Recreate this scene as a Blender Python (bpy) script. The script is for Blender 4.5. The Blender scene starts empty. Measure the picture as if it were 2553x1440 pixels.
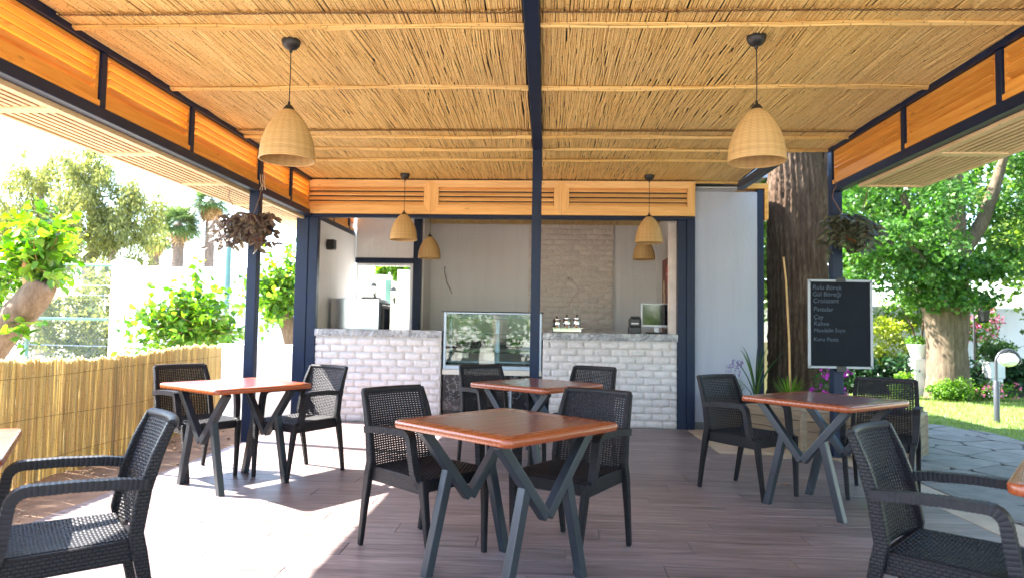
import bpy, bmesh, math, random
import numpy as np
from mathutils import Vector, Matrix
sc = bpy.context.scene
COL = sc.collection
rng = np.random.default_rng(7)
random.seed(7)
R = math.radians

# ------------------------------------------------------------------ camera
CAM_H = 1.2226
PITCH, YAW, ROLL = .0524, .0498, .0163
Fw = Vector((-math.sin(YAW)*math.cos(PITCH), math.cos(YAW)*math.cos(PITCH), math.sin(PITCH)))
r0 = Vector((math.cos(YAW), math.sin(YAW), 0)); u0 = r0.cross(Fw)
rt = math.cos(ROLL)*r0 + math.sin(ROLL)*u0; up = rt.cross(Fw)
cd = bpy.data.cameras.new('camera'); cam = bpy.data.objects.new('camera', cd); COL.objects.link(cam)
cam.matrix_world = Matrix(((rt.x, up.x, -Fw.x, 0), (rt.y, up.y, -Fw.y, 0), (rt.z, up.z, -Fw.z, CAM_H), (0, 0, 0, 1)))
cd.sensor_width = 36; cd.lens = 24.0; cd.clip_start = .05; cd.clip_end = 2000
cd.dof.use_dof = True; cd.dof.focus_distance = 4.2; cd.dof.aperture_fstop = 2.6
sc.camera = cam

# ------------------------------------------------------------------ world, sun, exposure
SUN_EL, SUN_AZ = R(45.5), math.atan2(-.9777, .2103)      # sun stands left of and slightly behind the kiosk
w = bpy.data.worlds.new('World'); sc.world = w; w.use_nodes = True
nt = w.node_tree; nt.nodes.clear()
sky = nt.nodes.new('ShaderNodeTexSky'); sky.sky_type = 'NISHITA'; sky.sun_disc = False
sky.sun_elevation = SUN_EL; sky.sun_rotation = SUN_AZ; sky.air_density = 1.0; sky.dust_density = .9; sky.ozone_density = 2.2
bg = nt.nodes.new('ShaderNodeBackground'); bg.inputs['Strength'].default_value = .15
wo = nt.nodes.new('ShaderNodeOutputWorld')
nt.links.new(sky.outputs[0], bg.inputs[0]); nt.links.new(bg.outputs[0], wo.inputs[0])
sd = bpy.data.lights.new('sun', 'SUN'); sd.energy = 5.0; sd.angle = R(.55); sd.color = (1, .95, .87)
so = bpy.data.objects.new('sun', sd); COL.objects.link(so)
ldir = Vector((math.cos(SUN_EL)*.9777, -math.cos(SUN_EL)*.2103, -math.sin(SUN_EL)))
so.rotation_euler = ldir.to_track_quat('-Z', 'Y').to_euler(); so.location = (-20, 5, 22)
sc.view_settings.view_transform = 'Standard'; sc.view_settings.look = 'None'
sc.view_settings.gamma = 1; sc.view_settings.exposure = 3.1
sc.render.engine = 'CYCLES'
sc.cycles.use_denoising = True
sc.cycles.max_bounces = 10; sc.cycles.diffuse_bounces = 6; sc.cycles.glossy_bounces = 4
sc.cycles.transmission_bounces = 8; sc.cycles.transparent_max_bounces = 16
sc.cycles.caustics_reflective = False; sc.cycles.caustics_refractive = False
sc.cycles.sample_clamp_indirect = 8

# ------------------------------------------------------------------ helpers
def tag(o, label=None, cat=None, group=None, kind=None):
    if label: o['label'] = label
    if cat: o['category'] = cat
    if group: o['group'] = group
    if kind: o['kind'] = kind
    return o
def thing(name, label, cat, loc=(0, 0, 0), rz=0, group=None):
    o = bpy.data.objects.new(name, None); COL.objects.link(o)
    o.empty_display_size = .1; o.location = loc; o.rotation_euler = (0, 0, rz)
    return tag(o, label, cat, group)
def link(name, me, parent=None, loc=None, rot=None, scale=None):
    o = bpy.data.objects.new(name, me); COL.objects.link(o)
    if parent: o.parent = parent
    if loc is not None: o.location = loc
    if rot is not None: o.rotation_euler = rot
    if scale is not None: o.scale = scale
    return o
def kids(o): return [c for c in bpy.data.objects if c.parent == o]
def copy_tree(o, parent=None, table=None):
    if table is None:
        table = {}
        for c in bpy.data.objects:
            if c.parent: table.setdefault(c.parent.name, []).append(c)
    c = o.copy(); COL.objects.link(c); c.parent = parent
    for ch in table.get(o.name, []): copy_tree(ch, c, table)
    return c
def wloc(o):
    v = Vector((0, 0, 0))
    while o: v += o.location; o = o.parent
    return v

class MB:
    """collects faces, then becomes one mesh"""
    def __init__(s): s.v = []; s.f = []; s.a = []
    def add(s, verts, faces, a=0.0):
        n = len(s.v); s.v += [tuple(p) for p in verts]
        for f in faces: s.f.append(tuple(i+n for i in f)); s.a.append(a)
        return s
    def box(s, lo, hi, M=None, a=0.0):
        (x0, y0, z0), (x1, y1, z1) = lo, hi
        v = [(x0,y0,z0),(x1,y0,z0),(x1,y1,z0),(x0,y1,z0),(x0,y0,z1),(x1,y0,z1),(x1,y1,z1),(x0,y1,z1)]
        if M is not None: v = [M @ Vector(p) for p in v]
        return s.add(v, [(0,3,2,1),(4,5,6,7),(0,1,5,4),(1,2,6,5),(2,3,7,6),(3,0,4,7)], a)
    def cbox(s, c, size, M=None, a=0.0):
        return s.box([c[i]-size[i]/2 for i in range(3)], [c[i]+size[i]/2 for i in range(3)], M, a)
    def bar(s, A, B, w, h, side=None, w2=None, h2=None, a=0.0):
        """rectangular bar from A to B; w across 'side', h across the other way"""
        A, B = Vector(A), Vector(B); d = (B-A).normalized()
        sd_ = Vector(side) if side is not None else (Vector((0,0,1)) if abs(d.z) < .9 else Vector((1,0,0)))
        e1 = (sd_ - d*sd_.dot(d)).normalized(); e2 = d.cross(e1)
        w2 = w if w2 is None else w2; h2 = h if h2 is None else h2
        v = []
        for P, ww, hh in ((A, w, h), (B, w2, h2)):
            for i, j in ((-1,-1),(1,-1),(1,1),(-1,1)): v.append(P + e1*(ww/2*i) + e2*(hh/2*j))
        return s.add(v, [(0,3,2,1),(4,5,6,7),(0,1,5,4),(1,2,6,5),(2,3,7,6),(3,0,4,7)], a)
    def sweep(s, pts, sizes, side, a=0.0):
        """rectangular section swept along pts; sizes = (w across side, h) each point; mitred"""
        pts = [Vector(p) for p in pts]; n = len(pts); v = []
        for i, P in enumerate(pts):
            t = (pts[min(i+1, n-1)] - pts[max(i-1, 0)]).normalized()
            e1 = Vector(side); e1 = (e1 - t*e1.dot(t)).normalized(); e2 = t.cross(e1)
            ww, hh = sizes[i] if isinstance(sizes, list) else sizes
            for k, j in ((-1,-1),(1,-1),(1,1),(-1,1)): v.append(P + e1*(ww/2*k) + e2*(hh/2*j))
        f = [(3,2,1,0), tuple(4*(n-1)+k for k in range(4))]
        for i in range(n-1):
            for k in range(4): f.append((4*i+k, 4*i+(k+1) % 4, 4*i+4+(k+1) % 4, 4*i+4+k))
        return s.add(v, f, a)
    def tube(s, pts, r, n=8, a=0.0, cap=True):
        pts = [Vector(p) for p in pts]; m = len(pts); v = []; e1 = None
        for i, P in enumerate(pts):
            t = (pts[min(i+1, m-1)] - pts[max(i-1, 0)]).normalized()
            if e1 is None: e1 = t.orthogonal().normalized()
            else: e1 = (e1 - t*e1.dot(t)).normalized()
            e2 = t.cross(e1); rr = r[i] if isinstance(r, (list, tuple, np.ndarray)) else r
            for k in range(n):
                an = 2*math.pi*k/n; v.append(P + (e1*math.cos(an) + e2*math.sin(an))*rr)
        f = []
        for i in range(m-1):
            for k in range(n): f.append((i*n+k, i*n+(k+1) % n, (i+1)*n+(k+1) % n, (i+1)*n+k))
        if cap: f.append(tuple(range(n-1, -1, -1))); f.append(tuple((m-1)*n+k for k in range(n)))
        return s.add(v, f, a)
    def lathe(s, prof, n=32, c=(0, 0, 0), a=0.0, cap0=False, cap1=False):
        v = []; f = []; m = len(prof)
        for r, z in prof:
            for k in range(n):
                an = 2*math.pi*k/n; v.append((c[0]+r*math.cos(an), c[1]+r*math.sin(an), c[2]+z))
        for i in range(m-1):
            for k in range(n): f.append((i*n+k, i*n+(k+1) % n, (i+1)*n+(k+1) % n, (i+1)*n+k))
        if cap0: f.append(tuple(range(n-1, -1, -1)))
        if cap1: f.append(tuple((m-1)*n+k for k in range(n)))
        return s.add(v, f, a)
    def mesh(s, name, mat, smooth=False, bevel=0, seg=1, off=None):
        me = bpy.data.meshes.new(name)
        v = s.v if off is None else [(p[0]-off[0], p[1]-off[1], p[2]-off[2]) for p in s.v]
        me.from_pydata(v, [], s.f); me.materials.append(mat)
        if any(s.a):
            at = me.attributes.new('rnd', 'FLOAT', 'FACE'); at.data.foreach_set('value', s.a)
        bm = bmesh.new(); bm.from_mesh(me)
        bmesh.ops.recalc_face_normals(bm, faces=bm.faces)
        if bevel:
            ed = [e for e in bm.edges if len(e.link_faces) == 2 and e.calc_face_angle(0) > .5]
            bmesh.ops.bevel(bm, geom=ed, offset=bevel, segments=seg, profile=.6, affect='EDGES', clamp_overlap=True)
        bm.to_mesh(me); bm.free()
        if smooth:
            me.polygons.foreach_set('use_smooth', [True]*len(me.polygons))
            if smooth != 2:
                try: me.set_sharp_from_angle(angle=R(40))
                except Exception: pass
        return me
    def build(s, name, mat, parent=None, smooth=False, bevel=0, seg=1, world=False):
        off = wloc(parent) if (world and parent) else None
        return link(name, s.mesh(name, mat, smooth, bevel, seg, off), parent)

def np_mesh(name, V, F, mat, rnd=None, smooth=False):
    """V (n,3), F (m,k) arrays"""
    V = np.asarray(V, np.float32); F = np.asarray(F, np.int32)
    me = bpy.data.meshes.new(name)
    m, k = F.shape
    me.vertices.add(len(V)); me.vertices.foreach_set('co', V.ravel())
    me.loops.add(m*k); me.loops.foreach_set('vertex_index', F.ravel())
    me.polygons.add(m); me.polygons.foreach_set('loop_start', np.arange(0, m*k, k, dtype=np.int32))
    try: me.polygons.foreach_set('loop_total', np.full(m, k, np.int32))
    except Exception: pass
    if rnd is not None:
        at = me.attributes.new('rnd', 'FLOAT', 'FACE'); at.data.foreach_set('value', np.asarray(rnd, np.float32))
    me.update(calc_edges=True); me.validate()
    if smooth: me.polygons.foreach_set('use_smooth', [True]*len(me.polygons))
    me.materials.append(mat)
    return me

# ------------------------------------------------------------------ materials
class NT:
    def __init__(s, name):
        s.m = bpy.data.materials.new(name); s.m.use_nodes = True; s.t = s.m.node_tree; s.t.nodes.clear()
        s.out = s.n('ShaderNodeOutputMaterial')
    def n(s, typ, **kw):
        nd = s.t.nodes.new(typ)
        for k, v in kw.items():
            if k.startswith('i_'): nd.inputs[int(k[2:])].default_value = v
            else: setattr(nd, k, v)
        return nd
    def l(s, a, b): s.t.links.new(a, b)
    def math(s, op, a, b=None, c=None, clamp=False):
        nd = s.n('ShaderNodeMath', operation=op); nd.use_clamp = clamp
        for i, x in enumerate((a, b, c)):
            if x is None: continue
            if isinstance(x, (int, float)): nd.inputs[i].default_value = x
            else: s.l(x, nd.inputs[i])
        return nd.outputs[0]
    def mix(s, f, a, b):
        nd = s.n('ShaderNodeMix', data_type='RGBA')
        for i, x in ((0, f), (6, a), (7, b)):
            if isinstance(x, (int, float)): nd.inputs[i].default_value = x
            elif isinstance(x, tuple): nd.inputs[i].default_value = (*x[:3], 1)
            else: s.l(x, nd.inputs[i])
        return nd.outputs[2]
    def coords(s, scale=(1, 1, 1), shift=False, kind='Object'):
        tc = s.n('ShaderNodeTexCoord'); o = tc.outputs[kind]
        if shift:
            oi = s.n('ShaderNodeObjectInfo'); v = s.n('ShaderNodeVectorMath', operation='MULTIPLY_ADD')
            cb = s.n('ShaderNodeCombineXYZ')
            for i in range(3): s.l(oi.outputs['Random'], cb.inputs[i])
            s.l(cb.outputs[0], v.inputs[0]); v.inputs[1].default_value = (37, 53, 71); s.l(o, v.inputs[2]); o = v.outputs[0]
        mp = s.n('ShaderNodeMapping'); mp.inputs['Scale'].default_value = scale; s.l(o, mp.inputs[0])
        return mp.outputs[0]
    def noise(s, vec, scale, detail=3, rough=.5):
        nd = s.n('ShaderNodeTexNoise'); nd.inputs['Scale'].default_value = scale
        nd.inputs['Detail'].default_value = detail; nd.inputs['Roughness'].default_value = rough
        s.l(vec, nd.inputs['Vector']); return nd.outputs[0]
    def ramp(s, f, stops):
        nd = s.n('ShaderNodeValToRGB'); s.l(f, nd.inputs[0]); e = nd.color_ramp.elements
        while len(e) < len(stops): e.new(.5)
        for x, (p, c) in zip(e, stops): x.position = p; x.color = (*c, 1) if len(c) == 3 else c
        return nd.outputs[0]
    def bump(s, h, strength=.3, dist=.01):
        nd = s.n('ShaderNodeBump'); nd.inputs['Strength'].default_value = strength; nd.inputs['Distance'].default_value = dist
        s.l(h, nd.inputs['Height']); return nd.outputs[0]
    def bsdf(s, col, rough=.5, normal=None, metal=0, spec=.5, coat=0, trans=0, alpha=None):
        b = s.n('ShaderNodeBsdfPrincipled')
        if isinstance(col, tuple): b.inputs['Base Color'].default_value = (*col, 1)
        else: s.l(col, b.inputs['Base Color'])
        if isinstance(rough, (int, float)): b.inputs['Roughness'].default_value = rough
        else: s.l(rough, b.inputs['Roughness'])
        b.inputs['Metallic'].default_value = metal; b.inputs['Specular IOR Level'].default_value = spec
        b.inputs['Coat Weight'].default_value = coat; b.inputs['Coat Roughness'].default_value = .2
        b.inputs['Transmission Weight'].default_value = trans
        if normal is not None: s.l(normal, b.inputs['Normal'])
        s.l(b.outputs[0], s.out.inputs[0]); s.b = b
        return b
    def objvar(s, col, amt):
        oi = s.n('ShaderNodeObjectInfo'); h = s.n('ShaderNodeHueSaturation')
        s.l(s.math('MULTIPLY_ADD', oi.outputs['Random'], 2*amt, 1-amt), h.inputs['Value'])
        if isinstance(col, tuple): h.inputs['Color'].default_value = (*col, 1)
        else: s.l(col, h.inputs['Color'])
        return h.outputs[0]
    def attr(s, name='rnd'):
        a = s.n('ShaderNodeAttribute'); a.attribute_name = name; return a.outputs['Fac']

def simple(name, col, rough=.5, var=.12, scale=6, bump=0, bscale=60, metal=0, spec=.5, objv=0, coat=0, stretch=(1, 1, 1)):
    t = NT(name); vec = t.coords(stretch, shift=objv > 0); n = t.noise(vec, scale, 4, .6)
    d = tuple(max(0, c*(1-var)) for c in col); e = tuple(min(1, c*(1+var)) for c in col)
    c = t.ramp(n, [(.3, d), (.7, e)])
    if objv: c = t.objvar(c, objv)
    nr = t.bump(t.noise(vec, bscale, 3, .6), bump, .004) if bump else None
    rr = t.math('MULTIPLY_ADD', n, .16, rough-.08)
    t.bsdf(c, rr, nr, metal, spec, coat); return t.m

def wood(name, c0, c1, axis=0, rough=.45, knots=0, objv=.12, coat=0, scale=1.0, spec=.4):
    """grain runs along the given object axis"""
    t = NT(name); st = [26*scale]*3; st[axis] = 1.6*scale
    vec = t.coords(tuple(st), shift=True); n1 = t.noise(vec, 1.0, 5, .62)
    st2 = [120*scale]*3; st2[axis] = 5*scale
    vec2 = t.coords(tuple(st2), shift=True); n2 = t.noise(vec2, 1.0, 2, .5)
    f = t.math('MULTIPLY_ADD', n2, .35, t.math('MULTIPLY', n1, .75))
    c = t.ramp(f, [(.28, c0), (.5, tuple((a+b)/2 for a, b in zip(c0, c1))), (.72, c1)])
    if knots:
        sk = [9.0]*3; sk[axis] = 3.2
        vo = t.n('ShaderNodeTexVoronoi'); t.l(t.coords(tuple(sk), shift=True), vo.inputs['Vector']); vo.inputs['Scale'].default_value = 1
        k = t.ramp(vo.outputs['Distance'], [(.0, (1, 1, 1)), (.07, (.6, .6, .6)), (.12, (0, 0, 0))])
        c = t.mix(t.math('MULTIPLY', k, knots), c, tuple(x*.28 for x in c0))
    if objv: c = t.objvar(c, objv)
    t.bsdf(c, t.math('MULTIPLY_ADD', n1, .2, rough-.1), t.bump(f, .12, .002), 0, spec, coat); return t.m

def leafmat(name, cols, trans=.45, rough=.45, spec=.4):
    """cols: ramp over the per-leaf random value"""
    t = NT(name); a = t.attr()
    n = len(cols); c = t.ramp(a, [(i/max(1, n-1), x) for i, x in enumerate(cols)])
    b = t.bsdf(c, rough, None, 0, spec)
    tr = t.n('ShaderNodeBsdfTranslucent'); h = t.n('ShaderNodeHueSaturation'); h.inputs['Saturation'].default_value = 1.15; h.inputs['Value'].default_value = 1.5
    t.l(c, h.inputs['Color']); t.l(h.outputs[0], tr.inputs[0])
    mx = t.n('ShaderNodeMixShader'); mx.inputs[0].default_value = trans
    t.l(b.outputs[0], mx.inputs[1]); t.l(tr.outputs[0], mx.inputs[2]); t.l(mx.outputs[0], t.out.inputs[0])
    return t.m
def reedmat(name, axis, cols, trans=0.0):
    t = NT(name); a = t.attr()
    tc = t.n('ShaderNodeTexCoord'); sp = t.n('ShaderNodeSeparateXYZ'); t.l(tc.outputs['Object'], sp.inputs[0])
    ph = t.math('MULTIPLY_ADD', a, 91.7, t.math('MULTIPLY', sp.outputs[axis], 4.3))
    fr = t.math('FRACT', ph)
    node = t.math('LESS_THAN', t.math('ABSOLUTE', t.math('SUBTRACT', fr, .5)), .018)
    c = t.ramp(a, [(i/(len(cols)-1), x) for i, x in enumerate(cols)])
    st = [60.0]*3; st[axis] = 3.0
    n = t.noise(t.coords(tuple(st)), 1.0, 3, .6)
    c = t.mix(t.math('MULTIPLY', n, .20), c, tuple(x*.5 for x in cols[0]))
    big = t.noise(t.coords((1.1, 1.1, 1.1)), 1.0, 3, .55)
    c = t.mix(t.ramp(big, [(.42, (0, 0, 0)), (.75, (.25, .25, .25))]), c, (.55, .42, .25))
    c = t.mix(t.math('MULTIPLY', node, .6 if axis < 2 else .3), c, (.16, .09, .035))
    b = t.bsdf(c, .55, None, 0, .35)
    if trans:
        tr = t.n('ShaderNodeBsdfTranslucent'); t.l(c, tr.inputs[0]); mx = t.n('ShaderNodeMixShader'); mx.inputs[0].default_value = trans
        t.l(b.outputs[0], mx.inputs[1]); t.l(tr.outputs[0], mx.inputs[2]); t.l(mx.outputs[0], t.out.inputs[0])
    return t.m

def glassmat(name, tint=(.92, .97, .95), refl=1.0):
    t = NT(name); tr = t.n('ShaderNodeBsdfTransparent'); tr.inputs[0].default_value = (*tint, 1)
    g = t.n('ShaderNodeBsdfGlossy'); g.inputs['Roughness'].default_value = .01
    fr = t.n('ShaderNodeFresnel'); fr.inputs[0].default_value = 1.5
    mx = t.n('ShaderNodeMixShader'); t.l(t.math('MULTIPLY', fr.outputs[0], refl, clamp=True), mx.inputs[0])
    t.l(tr.outputs[0], mx.inputs[1]); t.l(g.outputs[0], mx.inputs[2]); t.l(mx.outputs[0], t.out.inputs[0]); return t.m

def tilemat():
    t = NT('wood_look_tile')
    v1 = t.coords((1.3, 20, 1), shift=True); v2 = t.coords((5, 95, 1), shift=True); v3 = t.coords((2.2, 2.6, 1), shift=True)
    n1 = t.noise(v1, 1, 6, .68); n2 = t.noise(v2, 1, 3, .6); n3 = t.noise(v3, 1, 3, .5)
    f = t.math('ADD', t.math('MULTIPLY', n1, .62), t.math('MULTIPLY', n2, .38))
    c = t.ramp(f, [(.36, (.045, .031, .03)), (.455, (.15, .110, .107)), (.54, (.235, .183, .177)), (.66, (.36, .30, .29))])
    c = t.mix(t.math('MULTIPLY', n3, .3), c, (.25, .205, .205))
    c = t.objvar(c, .14)
    ge = t.n('ShaderNodeNewGeometry'); dirt = t.noise(ge.outputs['Position'], 1.7, 5, .62); spk = t.noise(ge.outputs['Position'], 190, 2, .5)
    c = t.mix(t.math('MULTIPLY', t.ramp(dirt, [(.45, (0, 0, 0)), (.72, (1, 1, 1))]), .35), c, (.17, .135, .125))
    c = t.mix(t.math('MULTIPLY', t.ramp(spk, [(.68, (0, 0, 0)), (.74, (1, 1, 1))]), .35), c, (.07, .05, .045))
    t.bsdf(c, t.math('MULTIPLY_ADD', f, .25, .28), t.bump(f, .12, .002), 0, .45); return t.m

def brickmat(name, col):
    t = NT(name); v = t.coords((1, 1, 1), shift=True)
    n = t.noise(v, 14, 5, .65); n2 = t.noise(v, 90, 3, .6)
    c = t.ramp(n, [(.3, tuple(x*.86 for x in col)), (.65, tuple(min(1, x*1.06) for x in col))]); c = t.objvar(c, .055)
    h = t.math('MULTIPLY_ADD', n2, .4, n)
    t.bsdf(c, .8, t.bump(h, .55, .006), 0, .25); return t.m

def plaster(name, col, drip=True):
    t = NT(name)
    n = t.noise(t.coords((42, 42, 13) if drip else (30, 30, 30)), 1, 4, .6); n2 = t.noise(t.coords((2, 2, 2)), 1, 3, .5)
    c = t.mix(t.math('MULTIPLY', n2, .25), col, tuple(x*.82 for x in col))
    st = t.noise(t.coords((7, 7, .45)), 1, 4, .6); c = t.mix(t.math('MULTIPLY', t.ramp(st, [(.5, (0, 0, 0)), (.75, (1, 1, 1))]), .22), c, tuple(x*.62 for x in col))
    h = t.ramp(n, [(.42, (0, 0, 0)), (.6, (1, 1, 1))])
    t.bsdf(c, .85, t.bump(h, .38, .005), 0, .2); return t.m

def marble_black():
    t = NT('black_marble'); v = t.coords((1, 1, 1))
    n = t.noise(v, 3.5, 6, .62)
    k = t.math('ABSOLUTE', t.math('SUBTRACT', n, .5))
    c = t.ramp(k, [(0, (.30, .30, .31)), (.005, (.06, .06, .063)), (.014, (.010, .010, .012))])
    t.bsdf(c, .12, None, 0, .5); return t.m

def stone_grey():
    t = NT('grey_split_marble'); v = t.coords((1, 1, 1)); n = t.noise(v, 9, 6, .68); n2 = t.noise(v, 45, 4, .65)
    c = t.ramp(n, [(.3, (.19, .20, .22)), (.5, (.37, .38, .40)), (.7, (.60, .60, .61))])
    t.bsdf(c, .6, t.bump(t.math('ADD', n, n2), .7, .008), 0, .4); return t.m

def steel(name, col=(.55, .56, .58), rough=.28):
    t = NT(name); n = t.noise(t.coords((3, 3, 160)), 1, 2, .5)
    t.bsdf(col, t.math('MULTIPLY_ADD', n, .14, rough-.07), None, 1.0, .5); return t.m

def navymat(name, col, rough=.42, spec=.28):
    t = NT(name); v = t.coords((1, 1, 1)); n = t.noise(v, 7, 5, .65); n2 = t.noise(v, 55, 2, .5)
    c = t.ramp(n, [(.3, tuple(x*.72 for x in col)), (.62, col), (.8, tuple(min(1, x*1.5+.006) for x in col))])
    t.bsdf(c, t.math('MULTIPLY_ADD', n, .22, rough-.1), t.bump(n2, .08, .002), 0, spec); return t.m

def weavebump(name, col, kind):
    """raised woven pattern pressed into the plastic"""
    t = NT(name); tc = t.n('ShaderNodeTexCoord'); sp = t.n('ShaderNodeSeparateXYZ'); t.l(tc.outputs['Object'], sp.inputs[0])
    x, y, z = sp.outputs
    if kind == 'block':
        cb = t.n('ShaderNodeCombineXYZ'); t.l(t.math('ADD', x, y), cb.inputs[0]); t.l(z, cb.inputs[1])
        br = t.n('ShaderNodeTexBrick'); t.l(cb.outputs[0], br.inputs['Vector']); br.inputs['Scale'].default_value = 1
        br.inputs['Brick Width'].default_value = .021; br.inputs['Row Height'].default_value = .0125
        br.inputs['Mortar Size'].default_value = .0022; br.inputs['Mortar Smooth'].default_value = .6
        h = t.math('SUBTRACT', 1, br.outputs['Fac'])
    else:
        s_ = t.math('ADD', t.math('ADD', x, t.math('MULTIPLY', z, .9)), y)
        h = t.math('ABSOLUTE', t.math('SINE', t.math('MULTIPLY', s_, math.pi/.017)))
    n = t.noise(t.coords((1, 1, 1)), 30, 3, .5)
    c = t.mix(h, tuple(k*.35 for k in col), col)
    t.bsdf(c, t.math('MULTIPLY_ADD', n, .12, .38), t.bump(h, .8, .004), 0, .18); return t.m

navy = navymat('navy_painted_steel', (.007, .017, .048))
slate = navymat('slate_painted_steel', (.022, .028, .036), .38, .55)
pine = [wood('pine_along_%s' % 'xyz'[i], (.52, .18, .018), (.80, .39, .075), i, .45, knots=.55, objv=.10) for i in range(3)]
pine_front = [wood('front_pine_%s' % 'xyz'[i], (.60, .30, .085), (.88, .54, .21), i, .42, knots=.45, objv=.08) for i in range(3)]
pine_pale = [wood('pale_pine_%s' % 'xyz'[i], (.55, .36, .17), (.78, .58, .33), i, .5, knots=.4, objv=.08) for i in range(3)]
pine_back = wood('dark_pine_board', (.30, .16, .06), (.46, .28, .12), 1, .6, .3)
reed_roof = reedmat('roof_reed', 1, [(.70, .445, .15), (.88, .595, .215), (.94, .675, .27), (.80, .52, .175)])
reed_bund = reedmat('bundle_reed', 0, [(.58, .36, .11), (.76, .50, .17), (.84, .58, .23)])
reed_fence = reedmat('fence_reed', 2, [(.55, .42, .19), (.74, .62, .32), (.80, .71, .40), (.66, .57, .30), (.86, .72, .42)], .5)
tile_m = tilemat()
grout = simple('grout', (.36, .31, .29), .9, .15, 20)
cream = simple('cream_stone', (.46, .36, .27), .7, .15, 5, .2, 60)
brick_m = brickmat('white_split_brick', (.68, .64, .635))
brick_in = brickmat('pillar_brick', (.60, .535, .475))
mortar = simple('mortar', (.62, .575, .55), .95, .12, 25, .4, 90)
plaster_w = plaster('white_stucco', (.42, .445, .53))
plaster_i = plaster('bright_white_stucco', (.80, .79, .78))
plaster_s = plaster('smooth_white_plaster', (.66, .65, .64), False)
stone_m = stone_grey(); marble_b = marble_black()
alu = steel('aluminium', (.36, .40, .45), .42); inox = steel('stainless_steel', (.60, .61, .63), .2)
chrome = steel('polished_chrome', (.75, .75, .75), .1)
glass = glassmat('clear_glass', refl=1.6); glass_sh = glassmat('green_edge_glass', (.72, .88, .82), 1.2)
white_pvc = simple('white_plastic_frame', (.8, .8, .8), .35, .04)
black_pl = simple('black_plastic', (.012, .012, .013), .4, .2)
grey_pl = simple('silver_plastic', (.42, .43, .45), .35, .05, metal=.3)
soil = simple('dry_soil', (.30, .19, .115), .95, .35, 4, .8, 40)

# ------------------------------------------------------------------ ground
def groundmat():
    t = NT('pale_ground'); v = t.coords((1, 1, 1)); n = t.noise(v, .35, 6, .6); n2 = t.noise(v, 12, 4, .6)
    c = t.ramp(n, [(.3, (.36, .32, .27)), (.7, (.50, .46, .40))]); c = t.mix(t.math('MULTIPLY', n2, .3), c, (.30, .26, .21))
    t.bsdf(c, .95, t.bump(n2, .4, .02), 0, .1); return t.m
g = MB(); S = 700
g.add([(-S, -S, -.06), (S, -S, -.06), (S, S, -.06), (-S, S, -.06)], [(0, 1, 2, 3)])
tag(g.build('ground', groundmat()), kind='structure')

# floor: slab with wood-look tiles laid along X
fx0, fx1, fy0, fy1 = -3.06, 2.76, -1.4, 8.42
floor = MB().box((fx0, fy0, -.30), (fx1, fy1, -.012)).build('floor', grout)
tag(floor, kind='structure')
TW, TL, GAP = .198, 1.195, .0028
tile_cache = {}
def tile_mesh(w_, l_):
    k = (round(w_, 3), round(l_, 3))
    if k not in tile_cache:
        tile_cache[k] = MB().box((-l_/2, -w_/2, -.010), (l_/2, w_/2, 0)).mesh('tile', tile_m, bevel=.0012)
    return tile_cache[k]
def put_tile(x0, x1, y0, y1):
    if x1-x0 < .03 or y1-y0 < .02: return
    o = link('tile', tile_mesh(y1-y0-GAP, x1-x0-GAP), floor, ((x0+x1)/2, (y0+y1)/2, rng.uniform(-.0005, .0005)))
row = 0; y = fy0
while y < fy1-.01:
    y1 = min(y+TW+GAP, fy1); ph = (row*.4137 % 1)*TL; x = fx0-ph
    xr = fx1 if y < 6.66 else 1.72
    if y > 1.2:
        while x < xr:
            put_tile(max(x, fx0), min(x+TL+GAP, xr), y, y1); x += TL+GAP
    else:                                            # behind the camera: whole rows
        put_tile(fx0, xr, y, y1)
    y = y1; row += 1
# cream stone edging at the right of the tiles, each slab its own piece
edge = tag(MB().box((1.70, 6.62, -.2), (3.06, 8.44, -.014)).box((2.75, fy0, -.2), (3.06, 6.62, -.014)).build('paving_edge', grout), kind='structure')
def slab(x0, x1, y0, y1):
    MB().box((x0+.003, y0+.003, -.013), (x1-.003, y1-.003, rng.uniform(-.001, .0015))).build('edging_slab', cream, edge, bevel=.003)
y = 1.0
while y < 6.6: slab(2.765, 3.05, y, min(y+.6, 6.66)); y += .6
x = 1.725
while x < 3.0: slab(x, min(x+.55, 3.05), 6.665, 6.95); x += .55
y = 6.95
for k in range(3): slab(1.725, 1.98, y, y+.49); slab(1.98, 2.5, y, y+.49); y += .49
# soil strip between the tiles and the reed fence
sv = []; nx, ny = 8, 60
for j in range(ny+1):
    for i in range(nx+1):
        sv.append((-4.35+(1.29*i/nx), 1+7.6*j/ny, -.028+.022*math.sin(i*1.9+j*.7)*math.sin(j*.53)*(0 if i == nx else 1)+rng.uniform(-.005, .005)))
sf = [(j*(nx+1)+i, j*(nx+1)+i+1, (j+1)*(nx+1)+i+1, (j+1)*(nx+1)+i) for j in range(ny) for i in range(nx)]
tag(MB().add(sv, sf).build('soil', soil, smooth=True), kind='structure')
# small stones and dry leaves lying on the soil
pv = MB()
for k in range(260):
    a_, b_ = rng.uniform(-3.85, -3.12), rng.uniform(3.6, 8.3); r_ = rng.uniform(.004, .016)
    pv.cbox((a_, b_, -.018), (r_*2, r_*1.5, r_), Matrix.Translation((a_, b_, 0)) @ Matrix.Rotation(rng.uniform(0, 3), 4, 'Z') @ Matrix.Translation((-a_, -b_, 0)))
tag(pv.build('gravel', simple('soil_crumbs', (.40, .28, .18), .9, .4, 30), bevel=.002), 'loose crumbs and pebbles on the soil strip by the reed fence', 'gravel', kind='stuff')

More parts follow.
